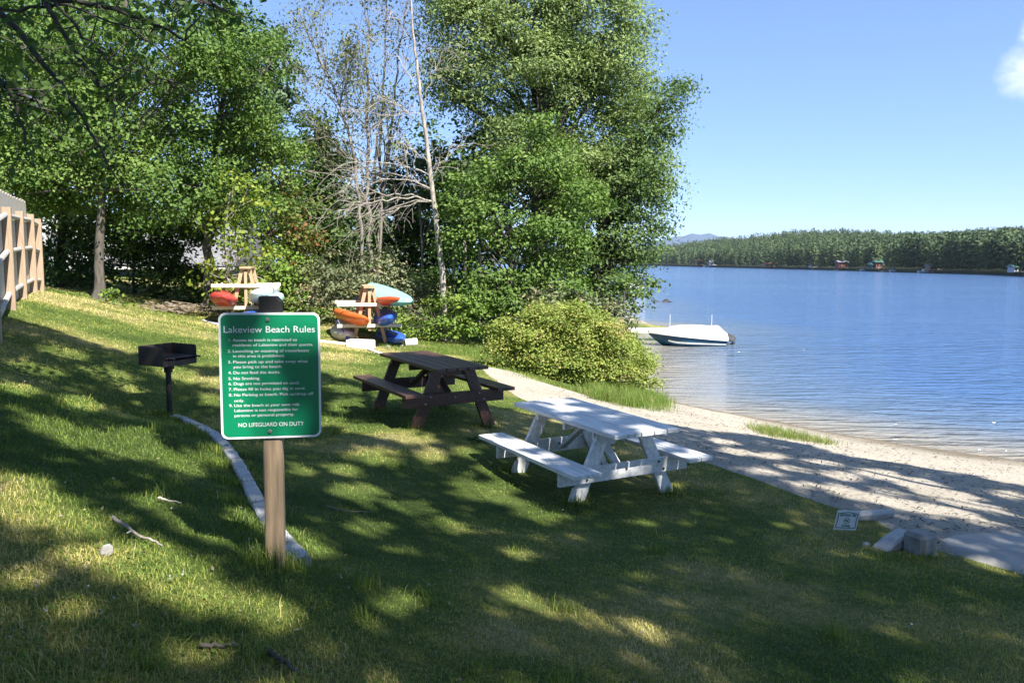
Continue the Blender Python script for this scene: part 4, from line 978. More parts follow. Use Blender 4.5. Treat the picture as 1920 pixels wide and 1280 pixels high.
# pale dead tree
tl = np.array(trunkline(836, 21.8, [(828,500),(818,420),(806,320),(795,230),(783,140),(775,60),(768,-30)])); root = thing('dead_tree', tl[0], 0, 'pale leaning dead tree with bare drooping branches on its left side', 'tree')
tb = Tubes(); t = np.linspace(0, len(tl) - 1, 30); i = np.clip(t.astype(int), 0, len(tl) - 2); f = (t - i)[:, None]; tp = tl[i] * (1 - f) + tl[i + 1] * f
tp[1:] += rng.normal(size=tp[1:].shape) * .008; tb.add(tp, np.linspace(.095, .02, 30), 9); tips = []
def jpy(py): return int(np.argmin(abs(proj(tp)[:, 1] - py)))
for py, ex, ey, dr, r_ in [(372,630,378,.0,.05),(376,640,395,.0,.045),(365,650,340,0,.04),(330,640,310,0,.035),(345,690,330,0,.03),(300,700,255,0,.03),(385,660,430,0,.04),(372,655,440,0,.035),(240,690,180,0,.03),(225,700,240,0,.022),(180,720,100,0,.025),(200,840,90,0,.02),(330,835,300,0,.012),(120,730,20,0,.02)]:
    j = jpy(py); a = tp[j]; c_ = P(ex, ey, 21.8 + rng.uniform(-1.6, 1.6)); mid = a * .45 + c_ * .55 + np.array([0, 0, .45])
    bp = bez(a, mid, c_, 12); bp[1:] += rng.normal(size=(11, 3)) * .04; tb.add(bp, np.linspace(r_ * .6, .006, 12), 6)
    for k in range(9):
        q = int(rng.uniform(2, 11)); d = unit(bp[min(11, q + 1)] - bp[q]); d = unit(d + rng.normal(size=3) * .45 + np.array([0, 0, -.25]))
        branchy(tb, bp[q], d, rng.uniform(.6, 1.5), .009, 1, tips, .5, .12, 3, .6, .6, 6, .2)
V, Fq = tb.get(); big('trunk', V - tl[0], Fq, M['bark_pale'], root, smooth=True)
# big willow and its neighbours by the water
lim = []
for pts in ([(1010,470),(1000,330),(1010,200),(985,120),(930,60)], [(1010,470),(1012,330),(1030,200),(1080,90)], [(1005,330),(960,250),(880,200),(800,110)]):
    pp = np.array([P(a, b_, 26 + .3 * i) for i, (a, b_) in enumerate(pts)]); lim.append((pp, np.linspace(.2, .05, len(pp))))
tree('willow_tree', 'tall pale green willow, the largest crown against the sky by the water', 'tree', trunkline(1012, 26, [(1010,470),(1012,330),(1015,200),(1040,60)]),
     TB(26.5, (1100,40,100,110),(1150,120,75,110),(990,20,90,100),(880,60,70,90),(1040,150,90,70),(1180,230,60,80),(920,170,80,70),(1100,-70,90,80),(850,-30,60,70),(1200,320,55,60),(830,150,35,50),(1010,250,70,60,-1.5),(960,300,60,50,-1.2),(1080,320,70,60,-1.5),(1020,110,70,60,-1.2),(1130,330,70,70,-.5)),
     M['willow'], M['bark_dark'], leaf=.125, dens=2.1, r0=.3, clump=.44, per=84, aspect=.42, limbs=60, extra_tubes=lim, group=TG, gap=.31)
tree('elm_tree', 'broad green tree leaning over the water, right of the willow', 'tree', trunkline(1120, 24.5, [(1118,480),(1130,400),(1160,300),(1200,230)]),
     TB(24.5, (1235,190,45,30),(1270,170,36,24),(1240,240,40,26),(1205,290,55,55),(1215,380,52,55),(1150,330,70,70),(1180,450,60,50),(1110,420,80,70),(1225,430,30,34),(1090,500,80,50),(1170,520,40,36)),
     M['elm'], M['bark_dark'], leaf=.105, per=78, dens=1.5, r0=.16, group=TG, limbs=70, gap=.31)
tree('hanging_branch_tree', 'small leafy tree whose branches hang over the lake above the yellow shrub', 'tree', trunkline(1110, 22, [(1120,560),(1140,530)]),
     TB(22, (1205,548,26,13),(1222,528,14,8),(1180,575,34,10),(1205,578,20,9),(1140,545,46,34),(1100,560,50,34),(1165,525,30,18)),
     M['elm'], M['bark_dark'], leaf=.12, dens=.8, r0=.06, clump=.22, per=22, limbs=30, group=TG, gap=.3)
tree('maple_tree', 'bright green young maple in front of the willow trunk', 'tree', trunkline(960, 21.8, [(958,500),(950,420),(955,340)]),
     TB(21.8, (930,330,55,42),(870,300,34,30),(985,300,40,30),(950,420,70,48),(1020,240,32,40),(890,400,42,40),(1040,410,60,40),(1085,370,50,44),(920,500,60,42),(1000,500,60,40),(1070,470,46,36),(960,560,60,30),(1000,330,50,46),(1050,300,40,40),(870,360,40,40),(860,460,40,34),(890,560,50,34),(1060,540,60,36)),
     M['maple'], M['bark'], leaf=.105, dens=1.2, r0=.09, clump=.34, per=66, gap=.35, group=TG, limbs=60)
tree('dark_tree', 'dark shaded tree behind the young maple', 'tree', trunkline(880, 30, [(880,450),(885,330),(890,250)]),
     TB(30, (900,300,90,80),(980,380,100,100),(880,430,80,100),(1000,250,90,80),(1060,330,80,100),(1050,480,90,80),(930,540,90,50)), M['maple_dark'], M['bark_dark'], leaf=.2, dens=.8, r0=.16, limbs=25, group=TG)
for lab, px, Y, top in [('slim straight dark trunk just right of the dead pale tree', 870, 25, 300), ('thin dark trunk between the dead pale tree and young maple', 898, 26.5, 310), ('thin grey trunk directly behind the dead pale tree', 850, 27, 330), ('slim trunk left of the dead pale tree, in deep shade', 790, 29, 300)]:
    tree('slim_tree', lab, 'tree', trunkline(px, Y, [(px + 2, 480), (px - 2, 400), (px + 3, top)]), TB(Y, (px, top + 10, 32, 26), (px + 20, top + 60, 26, 22)), M['maple_dark'], M['bark_mid'], leaf=.15, r0=.06, limbs=12, group='slim trunks in the shade')
for k_, (lab, px, Y, bl) in enumerate([('tall wood tree behind the fence at far left', -40, 34, [(-30,60,150,200),(100,30,120,150),(0,300,150,150)]),
     ('tall wood tree behind the large dark maple', 270, 36, [(250,130,150,160),(300,300,150,140),(180,330,120,120),(330,20,90,90)]),
     ('rounded wood tree left of the cedar, far behind the racks', 500, 40, [(520,300,90,90),(500,420,120,80),(590,250,60,50),(640,330,50,60)]),
     ('wood tree far behind the bare slender trunks', 700, 42, [(690,420,100,80),(800,330,80,100),(780,460,110,60)])]):
    tree('wood_tree', lab, 'tree', trunkline(px, Y, [(px, 400), (px + 5, 250)]), TB(Y, *bl), M['maple_dark'], M['bark_dark'], leaf=.26, dens=.5, clump=.6, per=40, limbs=15, group='trees deep in the wood', gap=.15)
SG = 'shrubs at the edge of the lawn'
tree('shrub', 'large grey green shrub behind the kayak racks', 'shrub', trunkline(690, 22.8, [(690,600),(692,560)]),
     TB(22.8, (590,540,60,56),(660,560,70,60),(700,510,60,40),(740,545,60,56),(555,560,45,45),(630,500,46,34),(775,590,45,40),(780,545,26,30),(520,590,40,36),(720,480,30,22)), M['shrub_grey'], M['bark_dark'], leaf=.1, hmin=.1, dens=1.0, r0=.06, clump=.3, per=36, group=SG, gap=.22)
tree('shrub', 'bright green low shrub right of the right kayak rack', 'shrub', trunkline(810, 21.3, [(812,630),(814,610)]),
     TB(21.3, (770,610,40,26),(825,608,44,28),(868,622,28,20),(740,595,28,22),(860,560,30,30),(800,580,40,24)), M['shrub_green'], M['bark_dark'], leaf=.1, r0=.04, clump=.26, per=34, group=SG, gap=.25)
tree('shrub', 'yellow green bush behind the left kayak rack', 'shrub', trunkline(490, 22.3, [(490,600),(490,560)]),
     TB(22.3, (480,540,60,40),(540,540,40,40),(520,500,50,40),(440,560,30,30),(570,600,40,30)), M['shrub_green'], M['bark_dark'], leaf=.12, r0=.04, clump=.28, per=32, group=SG, gap=.28)
tree('shrub', 'wide yellow green shrub at the lake edge, in front of the covered boat', 'shrub', trunkline(1075, 17.6, [(1075,690),(1075,650)]),
     TB(17.6, (985,625,52,40),(1045,598,46,34),(1105,622,52,44),(1158,655,46,40),(1195,695,34,26),(1060,670,66,38),(1120,690,66,34),(960,655,40,34),(1010,660,50,40),(932,612,24,18),(1010,580,22,18),(1085,578,20,16),(1140,612,22,18),(1215,672,16,14),(1222,716,12,10),(920,640,16,14)), M['shrub_yellow'], M['bark'], leaf=.062, dens=1.7, r0=.05, clump=.2, per=78, group=SG, gap=.27, shell=.5, hmin=.1, up=.75)
tree('shrub', 'small leafy shrub right of the grey maple trunk', 'shrub', trunkline(212, 19.7, [(213,560),(216,545)]),
     TB(19.7, (208,552,14,14),(222,560,18,14),(242,572,12,7)), M['shrub_green'], M['bark'], leaf=.11, r0=.02, clump=.16, per=16, limbs=20, group=SG, dens=.8)
for lab, px, Y, bl in [('dark undergrowth bush in the shade left of the brush pile', 290, 23.5, [(270,540,60,34),(330,545,50,34),(380,540,34,40),(300,500,50,20)]), ('dark undergrowth bush between the fence and the grey maple trunk', 120, 22.5, [(110,535,44,28),(150,530,34,30),(90,505,30,40)]),
     ('dark undergrowth bush under the dead pale tree', 815, 24.5, [(840,560,60,50),(800,540,40,40),(900,560,50,50)]), ('grey green bush behind the yellow shrub at the waterside', 1170, 21, [(1150,590,36,26),(1120,585,50,30),(1178,612,16,12),(1050,565,60,30)])]:
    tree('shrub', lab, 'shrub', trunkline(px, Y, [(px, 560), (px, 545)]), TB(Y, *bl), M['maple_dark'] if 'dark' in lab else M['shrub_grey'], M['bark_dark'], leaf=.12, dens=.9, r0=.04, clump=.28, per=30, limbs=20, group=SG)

# tree just outside the left edge whose branches hang into the top left corner
ob = np.array([-8.6, 6.2, hz(-8.6, 6.2)]); root = thing('overhanging_tree', ob, 0, 'dark leafy branches hanging into the top left corner from a tree beside the viewer', 'tree', None)
tb = Tubes(); trk = np.array([ob + [0, 0, -.2], ob + [.1, .1, 2.5], ob + [.3, .3, 5], ob + [.5, .5, 7.5]]); tb.add(trk, [.26, .2, .17, .1], 10); C = []
for pts, r_ in [([(-150,-60),(0,20),(90,130),(160,230),(240,360)], .035), ([(-150,60),(0,150),(60,190),(95,218)], .035), ([(-80,-120),(60,-40),(130,80),(190,170),(260,110)], .028), ([(-60,-60),(100,0),(210,10),(300,50),(350,70),(385,20)], .03), ([(200,-60),(345,-5),(400,5),(415,25)], .012), ([(-100,-150),(150,-60),(320,-10),(365,8)], .016), ([(60,-50),(150,60),(210,130),(330,150)], .014), ([(-60,130),(20,170),(60,300)], .018), ([(0,20),(140,10),(250,60),(330,120)], .013)]:
    Yb = 8.0 + rng.uniform(-.7, .7); pp = np.array([P(a, b_, Yb) for a, b_ in pts]); pp = np.concatenate([[trk[2] + [.0, 0, rng.uniform(-1.5, 1)]], pp])
    q = np.linspace(0, len(pp) - 1, 24); i = np.clip(q.astype(int), 0, len(pp) - 2); f = (q - i)[:, None]; pp = pp[i] * (1 - f) + pp[i + 1] * f + rng.normal(size=(24, 3)) * .015
    tb.add(pp, np.linspace(r_ * 1.6, .005, 24), 6)
    for k in range(16):
        j = int(rng.uniform(5, 24)); d = unit(rng.normal(size=3) + [.2, 0, -.15]); l = rng.uniform(.2, .7); e = pp[j] + d * l
        tb.add(np.array([pp[j], (pp[j] + e) / 2 + rng.normal(size=3) * .03, e]), [.008, .005, .003], 4)
        for w in range(8): C.append(pp[j] + d * l * rng.uniform(.3, 1.1) + rng.normal(size=3) * .09)
C = np.array(C); V, Fq = tb.get(); big('trunk', V - ob, Fq, M['bark_dark'], root, smooth=True)
pxs = proj(C); C = C[(pxs[:, 1] < 60) | (pxs[:, 0] < 330 - pxs[:, 1] * .3)]
V, Fq = leaf_quads(C - ob, unit(rng.normal(size=C.shape) * .8 + [0, -.4, .5]), .092 * rng.uniform(.7, 1.3, len(C)), .62)
big('crown', V, Fq, M['overhang'], root, tone=np.clip(rng.normal(.45, .25, len(C)), 0, 1))

# ================================================================== SHADE TREES BEHIND THE VIEWER
# Their crowns are dense where the lawn lies in shade and open where sun comes through.
def uvof(X_):
    e1 = unit(np.cross([0, 0, 1.0], S)); e2 = np.cross(S, e1); return np.stack([X_ @ e1, X_ @ e2], -1)
EDGE = [(-400,560),(0,585),(60,602),(150,630),(230,660),(300,668),(390,690),(480,700),(600,700),(660,705),(720,760),(900,760),(960,770),(1060,800),(1150,800),(1268,797),(1420,822),(1503,841),(1623,860),(1815,889),(1920,912),(2400,1010)]
LIT = [(150,757,34,11,8),(125,812,68,17,20),(225,835,78,16,12),(325,862,50,14,28),(400,857,26,13,20),(75,927,66,20,22),(400,750,22,8,10),(250,812,38,10,10),(25,950,36,30,10),(112,967,78,20,14),
 (262,1050,135,42,16),(375,1110,95,38,18),(506,1143,50,20,12),(169,1155,38,22,0),(67,1087,45,20,10),(450,985,24,22,0),(318,956,62,12,18),(667,922,46,14,12),(693,986,30,13,10),(581,1012,40,20,10),(620,1025,24,20,0),
 (693,852,46,16,10),(686,920,34,13,10),(768,950,40,12,10),(701,987,40,14,8),(843,985,36,12,8),(885,916,34,15,15),(937,927,45,14,25),(975,946,32,11,10),(881,849,22,10,20),(806,852,30,10,10),(776,822,30,9,5),(975,1040,30,7,5),
 (847,1119,42,14,22),(975,1119,50,17,16),(1080,1152,56,16,18),(1200,1175,56,12,18),(742,1122,38,18,10),(715,808,70,12,8),(672,755,24,10,20),(640,760,20,12,10),(650,730,30,8,10),(1010,965,40,9,8),(620,790,30,9,10),(560,880,18,8,10),(640,880,30,8,10),
 (200,700,40,8,10),(330,700,40,10,15),(60,690,46,8,8),(30,730,30,8,5),(250,730,30,6,15),(420,720,30,8,10),(120,660,34,7,10),
 (1431,887,32,6,8),(1445,858,26,6,5),(1575,896,32,8,8),(1599,930,50,9,8),(1719,954,98,12,12),(1790,968,50,10,14),(1719,911,42,10,8),(1767,930,60,8,8),(1886,930,32,8,8),(1647,892,42,8,8),(1565,916,22,6,6),(1815,949,72,7,10),(1503,911,26,5,6),(1380,850,30,5,8),(1350,830,26,4,6),(1480,880,30,4,8),(1660,925,34,5,8),(1850,985,40,6,10),(1540,870,30,4,8),(1860,1065,40,5,20),
 (1860,1066,40,5,20)]
def inblob(px, py, b_, grow=1.0):
    cx, cy, rx, ry, an = b_; a = R(an); dx = px - cx; dy = py - cy
    u = dx * math.cos(a) + dy * math.sin(a); v = -dx * math.sin(a) + dy * math.cos(a)
    return (u / (rx * (1.2 if cx < 600 and cy < 1000 else 1.0) * grow)) ** 2 + (v / (ry * (1.25 if cx < 600 and cy < 1000 else 1.0) * grow)) ** 2
sx = np.arange(-11, 13.5, .1); sy = np.arange(.4, 21, .1); SXg, SYg = np.meshgrid(sx, sy); SXg = SXg.ravel() + rng.uniform(-.05, .05, SXg.size); SYg = SYg.ravel() + rng.uniform(-.05, .05, SYg.size)
SZg = Hf(SXg, SYg); SPt = np.stack([SXg, SYg, np.maximum(SZg, 0)], -1); pp = proj(SPt)
e_y = np.interp(pp[:, 0], [a for a, b_ in EDGE], [b_ for a, b_ in EDGE])
wob = (vnoise(SXg, SYg, .8, 41, 3) - .5)
shade = pp[:, 1] > e_y + wob * 26
shade &= SZg > -.2
litv = np.full(len(SPt), 9.0)
for b_ in LIT: litv = np.minimum(litv, inblob(pp[:, 0], pp[:, 1], b_))
lit_ = (litv < .75 + wob * .8)
cov = np.clip((litv - wob * .9 - .7) / 1.5, 0.12, 1)      # leaf cover thins out towards each gap
shade &= ~lit_
# objects standing in the light paths: the sign, the table tops, the post
def marks(pts, lit): return [(q, lit) for q in pts]
mk = []
def planepts(fn, lst): 
    out = []
    for cx, cy, rx, ry in lst:
        for _ in range(int(rx * ry / 7) + 8):
            a = rng.uniform(0, 6.283); r_ = math.sqrt(rng.random()); out.append(fn(cx + rx * r_ * math.cos(a), cy + ry * r_ * math.sin(a)))
    return np.array(out)
sgl = planepts(lambda a, b_: P(a, b_, 3.65), [(520,632,48,26),(485,690,52,26),(455,740,28,55),(555,770,34,44),(440,800,24,16),(500,655,30,40),(500,740,50,24),(505,800,60,14)])
sgd = planepts(lambda a, b_: P(a, b_, 3.65), [(425,612,12,22),(580,670,12,30)])
pol = planepts(lambda a, b_: P(a, b_, 3.68), [(506,960,16,90)])
tz = ZC - 2.29
def onz(z): return lambda a, b_: G(a, b_, ZC - z)
wtl = planepts(onz(tz + .73), [(1025,748,30,4),(1070,766,30,4),(1135,786,22,3),(1225,805,20,3)]); wbl = planepts(onz(tz + .41), [(950,832,36,9),(1000,856,30,6),(1310,848,26,5),(1262,832,20,4)])
brd = planepts(onz(ZC - 2.048 + .77), [(820,680,70,14),(760,668,36,6),(880,684,20,8),(720,720,30,10)]); wtd = planepts(onz(tz + .73), [(1110,790,30,4),(1190,790,24,4)]); wbd = planepts(onz(tz + .41), [(1060,880,40,6)])
fel = planepts(lambda a, b_: P(a, b_, 14.5), [(42,470,28,60)])
litp = np.concatenate([sgl, pol, wtl, wbl, fel]); darkp = np.concatenate([sgd, brd, wtd, wbd])
UV = uvof(SPt); uvl = uvof(litp); uvd = uvof(darkp)
cell = .16
def keys(u): return set(map(tuple, np.floor(u / cell).astype(int)))
kl_, kd_ = keys(uvl), keys(uvd)
kk_ = list(map(tuple, np.floor(UV / cell).astype(int)))
inl = np.array([q in kl_ for q in kk_]); shade &= ~inl
Qs = SPt[shade]
# thin out beside the lit patches and leave pinholes
keep = np.ones(len(Qs), bool); Cv = cov[shade]
hole = vnoise(Qs[:, 0], Qs[:, 1], .35, 77, 2) > .88; keep &= ~hole
Qs = np.concatenate([Qs[keep], darkp]); Cv = np.concatenate([Cv[keep], np.ones(len(darkp))])
def crown_t(q):
    # height of the crown above each shaded point, always above the picture's top edge
    need = (.36 * np.maximum(q[:, 1], 0) + .35 + ZC - q[:, 2]) / (S[2] + .36 * -S[1])
    base_t = 12.0 + 3.5 * vnoise(q[:, 0], q[:, 1], 2.2, 55, 2)
    return np.maximum(base_t, need) 
rep = 5
Q3 = np.repeat(Qs, rep, 0); Q3 = Q3[rng.random(len(Q3)) < np.repeat(Cv, rep) ** 1.6]; T3 = crown_t(Q3) + rng.uniform(0, 2.2, len(Q3))
Cc = Q3 + S * T3[:, None] + rng.normal(size=Q3.shape) * .035
# extra crown over the viewer's own back
ex = np.stack([rng.uniform(-7, 11, 3500), rng.uniform(-14, -5.0, 3500), rng.uniform(11, 17, 3500)], -1)
exs = ex - S * ((ex[:, 2] - 2) / S[2])[:, None]; ex = ex[(exs[:, 1] < .4)]
Cc = np.concatenate([Cc, ex])
core = litv < .6                      # keep every gap over the brightest patches clear of leaves and boughs
def k12(u): return [tuple(q) for q in np.floor(u / .12).astype(int)]
kcore = set(k12(UV[core]))
Cc = Cc[np.array([q not in kcore for q in k12(uvof(Cc))])]
pv = proj(Cc); inview = (Cc[:, 1] > .2) & (pv[:, 1] > -25) & (pv[:, 0] > -60) & (pv[:, 0] < 1980); Cc = Cc[~inview]
TR = [(np.array([6.2, -4.6]), 'tall shade tree standing behind the viewer on the right, outside the picture'), (np.array([-1.5, -5.5]), 'tall shade tree standing directly behind the viewer, outside the picture'), (np.array([11.5, 1.5]), 'tall shade tree on the beach side, right of the picture'), (np.array([-6.6, -2.5]), 'tall shade tree on the slope left of the viewer, outside the picture')]
own = np.argmin(np.stack([np.hypot(Cc[:, 0] - t[0][0], Cc[:, 1] - t[0][1]) for t in TR]), 0)
for i, (xy, lab) in enumerate(TR):
    c_ = Cc[own == i]
    if len(c_) < 20: continue
    b_ = np.array([xy[0], xy[1], hz(*xy)]); root = thing('shade_tree', b_, 0, lab, 'tree', 'shade trees around the viewer'); tb = Tubes(); top = np.array([xy[0], xy[1], c_[:, 2].max() - .5])
    tk = np.linspace(0, 1, 8)[:, None] * (top - b_) + rng.normal(size=(8, 3)) * .05; tk[0] = [0, 0, -.2]; tb.add(tk, np.linspace(.3, .08, 8), 9)
    for c in c_[rng.choice(len(c_), min(len(c_), 70), replace=False)]:
        h_ = np.clip((c[2] - b_[2]) * rng.uniform(.5, .8), 1.5, None); a = np.array([0, 0, h_]); e = c - b_
        pth = bez(a, (a + e) / 2 + [0, 0, .5], e, 8); w_ = pth + b_; pq = proj(w_)
        if np.mean([q in kcore for q in k12(uvof(w_))]) > .08: continue
        if ((w_[:, 1] > .2) & (pq[:, 1] > -20) & (pq[:, 0] > -40) & (pq[:, 0] < 1960)).any(): continue
        tb.add(pth, np.linspace(.045, .008, 8), 5)
    V, Fq = tb.get(); big('trunk', V, Fq, M['bark'], root, smooth=True)
    V, Fq = leaf_quads(c_ - b_, unit(rng.normal(size=c_.shape) * .55 + S * .7 + [0, 0, .3]), .15 * rng.uniform(.75, 1.3, len(c_)), .75)
    big('crown', V, Fq, M['maple'], root, tone=np.clip(rng.normal(.45, .2, len(c_)), 0, 1))

for i, x_ in enumerate(np.linspace(-19, 21, 9)):  # unseen tree row, added to cut the sky light from behind
    y_ = -18 - 2.5 * (i % 2); b_ = np.array([x_, y_, hz(x_, y_)])
    tree('sky_block_tree', 'unseen tree added behind the viewer to block sky light', 'tree', [b_, b_ + [.2, 0, 4], b_ + [.1, .3, 9]], [(b_ + [0, 0, 6.5], 3.0, 2.6, 3.2), (b_ + [.5, .5, 10], 2.4, 2.2, 2.6), (b_ + [-.5, .8, 2.8], 2.6, 2.0, 1.8)], M['maple_dark'], M['bark_dark'], leaf=.4, dens=.5, clump=.7, per=26, limbs=8, group='trees added behind the viewer to block sky light', gap=.1)

# ================================================================== GRASS AND LITTER
def blades(name, xy, hgt, wid, m, tone, lean=.5, seg=2, label=None, cat='grass'):
    n = len(xy); z = Hf(xy[:, 0], xy[:, 1]); b_ = np.stack([xy[:, 0], xy[:, 1], z - .004], -1)
    az = rng.uniform(0, 6.283, n); d = np.stack([np.cos(az), np.sin(az), 0 * az], -1); az2 = az + rng.normal(math.pi / 2, .5, n); s = np.stack([np.cos(az2), np.sin(az2), 0 * az], -1)
    le = lean * rng.random(n) ** .8
    h = hgt[:, None]; w = wid[:, None]
    m1 = b_ + d * h * le[:, None] * .3 + np.array([0, 0, 1]) * h * .6; tip = b_ + d * h * le[:, None] + np.array([0, 0, 1]) * h * (1.0 - .35 * le[:, None] ** 2)
    V = np.stack([b_ - s * w * .5, b_ + s * w * .5, m1 + s * w * .4, m1 - s * w * .4, tip, tip + s * w * .08], 1).reshape(-1, 3)
    k = np.arange(n)[:, None] * 6; Fq = np.concatenate([k + [0, 1, 2, 3], k + [3, 2, 5, 4]], 1).reshape(-1, 4)
    o = big(name, V, Fq, m, tone=np.repeat(np.clip(tone, 0, 1), 2)); tagset(o, label, cat, kind='stuff'); return o
NB = 300000
yy = np.exp(rng.uniform(math.log(1.75), math.log(24), NB)); ppx = rng.uniform(-120, 2040, NB); xx = (ppx - 960) / F * yy
xy = np.stack([xx, yy], -1); sd = sand_sd(xx, yy); zz = Hf(xx, yy)
ok = (sd < -.02 + .06 * rng.random(NB)) & (zz > .12)
xy = xy[ok]; n = len(xy); dr = dryness(xy[:, 0], xy[:, 1]); ln = vnoise(xy[:, 0], xy[:, 1], .7, 61, 3); bare = vnoise(xy[:, 0], xy[:, 1], 1.1, 91, 3)
k2 = (bare < .72) | (rng.random(n) < .35); xy, dr, ln = xy[k2], dr[k2], ln[k2]; n = len(xy)
slope = np.clip((-xy[:, 0] - .8) / 2.5, 0, 1)
hg = (.014 + .022 * ln ** 1.5 + .01 * slope) * rng.uniform(.5, 1.5, n); hg = np.where(rng.random(n) < .012, hg * 2.2, hg)
wd = .0036 * np.maximum(1, xy[:, 1] / 4.2)
blades('lawn_grass', xy, hg, wd, M['blade'], dr * .85 + rng.normal(0, .14, n), lean=1.35, label='short patchy lawn grass, partly dried to straw')
# longer tufts around posts, kerb and table feet
tuf = []
def tuft(x, y, n, r_, h): tuf.append((np.stack([x + rng.normal(0, r_, n), y + rng.normal(0, r_, n)], -1), h * rng.uniform(.4, 1.25, n)))
tuft(sbase[0], sbase[1], 260, .09, .085); tuft(sbase[0] - .06, sbase[1] - .07, 120, .06, .11); tuft(gb[0], gb[1], 160, .07, .09)
for q in KP:
    for _ in range(2): tuft(q[0] - .12 + rng.normal(0, .04), q[1] - .03, 120, .07, .075)
    tuft(q[0] + .13, q[1] + .04, 50, .06, .05)
def tloc(o, yaw, x, y): return o[0] + x * math.cos(yaw) - y * math.sin(yaw), o[1] + x * math.sin(yaw) + y * math.cos(yaw)
for o, yw, L_, ft_ in ((white_loc, .51, 1.868, .569), (brown_loc, .535, 1.815, .511)):
    for s in (-1, 1):
        for y in (.32, L_ - .32): a = tloc(o, yw, s * ft_, y); tuft(a[0], a[1], 140, .07, .085)
for i in range(36):
    y = rng.uniform(2, 9); x = rng.uniform(-.62, .45) * y
    if sand_sd(np.array([x]), np.array([y]))[0] < -.2: tuft(x, y, int(rng.uniform(20, 70)), .04, rng.uniform(.06, .12))
for i in range(4): a = ground_at(1660 + 30 * i, 1048); tuft(a[0], a[1], 60, .06, .06)
txy = np.concatenate([a for a, b_ in tuf]); th_ = np.concatenate([b_ for a, b_ in tuf])
blades('grass_tufts', txy, th_, np.full(len(txy), .004) * np.maximum(1, txy[:, 1] / 5), M['blade'], rng.normal(.28, .2, len(txy)), lean=.7, label='longer grass tufts around posts, kerb and table feet')
# shore grass
def sgrass(name, poly, n, h, label, tone=.4, clumps=30):
    poly = np.array([ground_at(*q)[:2] for q in poly]); lo, hi = poly.min(0), poly.max(0); c = []
    while len(c) < clumps:
        q = rng.uniform(lo, hi); ins = False
        for i in range(len(poly)):
            a, b_ = poly[i], poly[(i + 1) % len(poly)]
            if (a[1] > q[1]) != (b_[1] > q[1]) and q[0] < a[0] + (q[1] - a[1]) * (b_[0] - a[0]) / (b_[1] - a[1]): ins = not ins
        if ins: c.append(q)
    c = np.array(c); p = np.repeat(c, n // clumps, 0); p = p + rng.normal(0, .13, p.shape)
    p = p[Hf(p[:, 0], p[:, 1]) > -.1]
    blades(name, p, h * rng.uniform(.35, 1.15, len(p)), np.full(len(p), .0065), M['shore_grass'], rng.normal(tone, .3, len(p)), lean=.75, label=label)
sgrass('shore_grass', [(1085,738),(1120,722),(1200,738),(1240,755),(1255,772),(1200,772),(1130,756)], 9500, .3, 'tall bright green grass at the foot of the yellow green shrub', .35, 90)
sgrass('shore_grass', [(1400,803),(1470,810),(1560,832),(1572,840),(1500,832),(1430,820)], 2600, .17, 'thin green grass strip growing on the sand near the water', .5, 50)
sgrass('shore_grass', [(890,640),(1000,690),(1040,722),(1000,720),(930,690),(860,660)], 4500, .1, 'low bright grass between the sand and the lakeside shrub', .35, 120)
sgrass('shore_grass', [(1640,868),(1720,874),(1760,890),(1700,890)], 260, .07, 'sparse low weeds on the shaded sand', .55, 30)
sgrass('shore_grass', [(700,640),(900,655),(900,668),(760,664)], 5000, .11, 'fresh bright green grass below the bushes behind the brown table', .3, 160)
# clover flowers
n = 170; y = np.exp(rng.uniform(math.log(2.6), math.log(9), n)); x = rng.uniform(-.66, .7, n) * y; k2 = (sand_sd(x, y) < -.1) & (vnoise(x, y, 1.6, 17, 2) > .5); x, y = x[k2], y[k2]
C = np.stack([x, y, Hf(x, y) + rng.uniform(.03, .07, len(x))], -1); Vl = []; Fl = []
for j in range(3):
    V, Fq = leaf_quads(C + rng.normal(size=C.shape) * .003, unit(rng.normal(size=C.shape)),        .011, .9); Vl.append(V); Fl.append(Fq + j * len(V))
o = big('clover_flowers', np.concatenate(Vl), np.concatenate(Fl), M['pale_rock']); tagset(o, 'tiny white clover flowers scattered through the lawn', 'flowers', kind='stuff')
# small round clover and plantain leaves between the blades
n = 9000; y = np.exp(rng.uniform(math.log(2.2), math.log(10), n)); x = rng.uniform(-.7, .7, n) * y; k2 = (sand_sd(x, y) < -.08) & (vnoise(x, y, .8, 57, 2) > .56); x, y = x[k2], y[k2]
C = np.stack([x, y, Hf(x, y) + rng.uniform(.01, .035, len(x))], -1); V, Fq = leaf_quads(C, unit(rng.normal(size=C.shape) * .35 + [0, 0, 1]), rng.uniform(.009, .022, len(C)) * np.maximum(1, y / 6), .85)
o = big('clover_leaves', V, Fq, M['blade'], tone=np.clip(rng.normal(.08, .1, len(C)), 0, 1)); tagset(o, 'small round clover leaves growing in patches of the lawn', 'ground cover', kind='stuff')
# sand litter
n = 4600; y = np.exp(rng.uniform(math.log(6.2), math.log(18), n)); x = rng.uniform(.05, .72, n) * y; k2 = (sand_sd(x, y) > .06) & (Hf(x, y) > .05) & (poly_sd(x, y, slab_poly) < 0); x, y = x[k2], y[k2]
C = np.stack([x, y, Hf(x, y) + .045], -1); V, Fq = leaf_quads(C, unit(rng.normal(size=C.shape) * .25 + [0, 0, 1]), rng.uniform(.015, .07, len(C)), .28)
o = big('sand_litter', V, Fq, M['bark_dark']); tagset(o, 'dark bits of leaf and bark litter strewn over the sand', 'litter', kind='stuff')
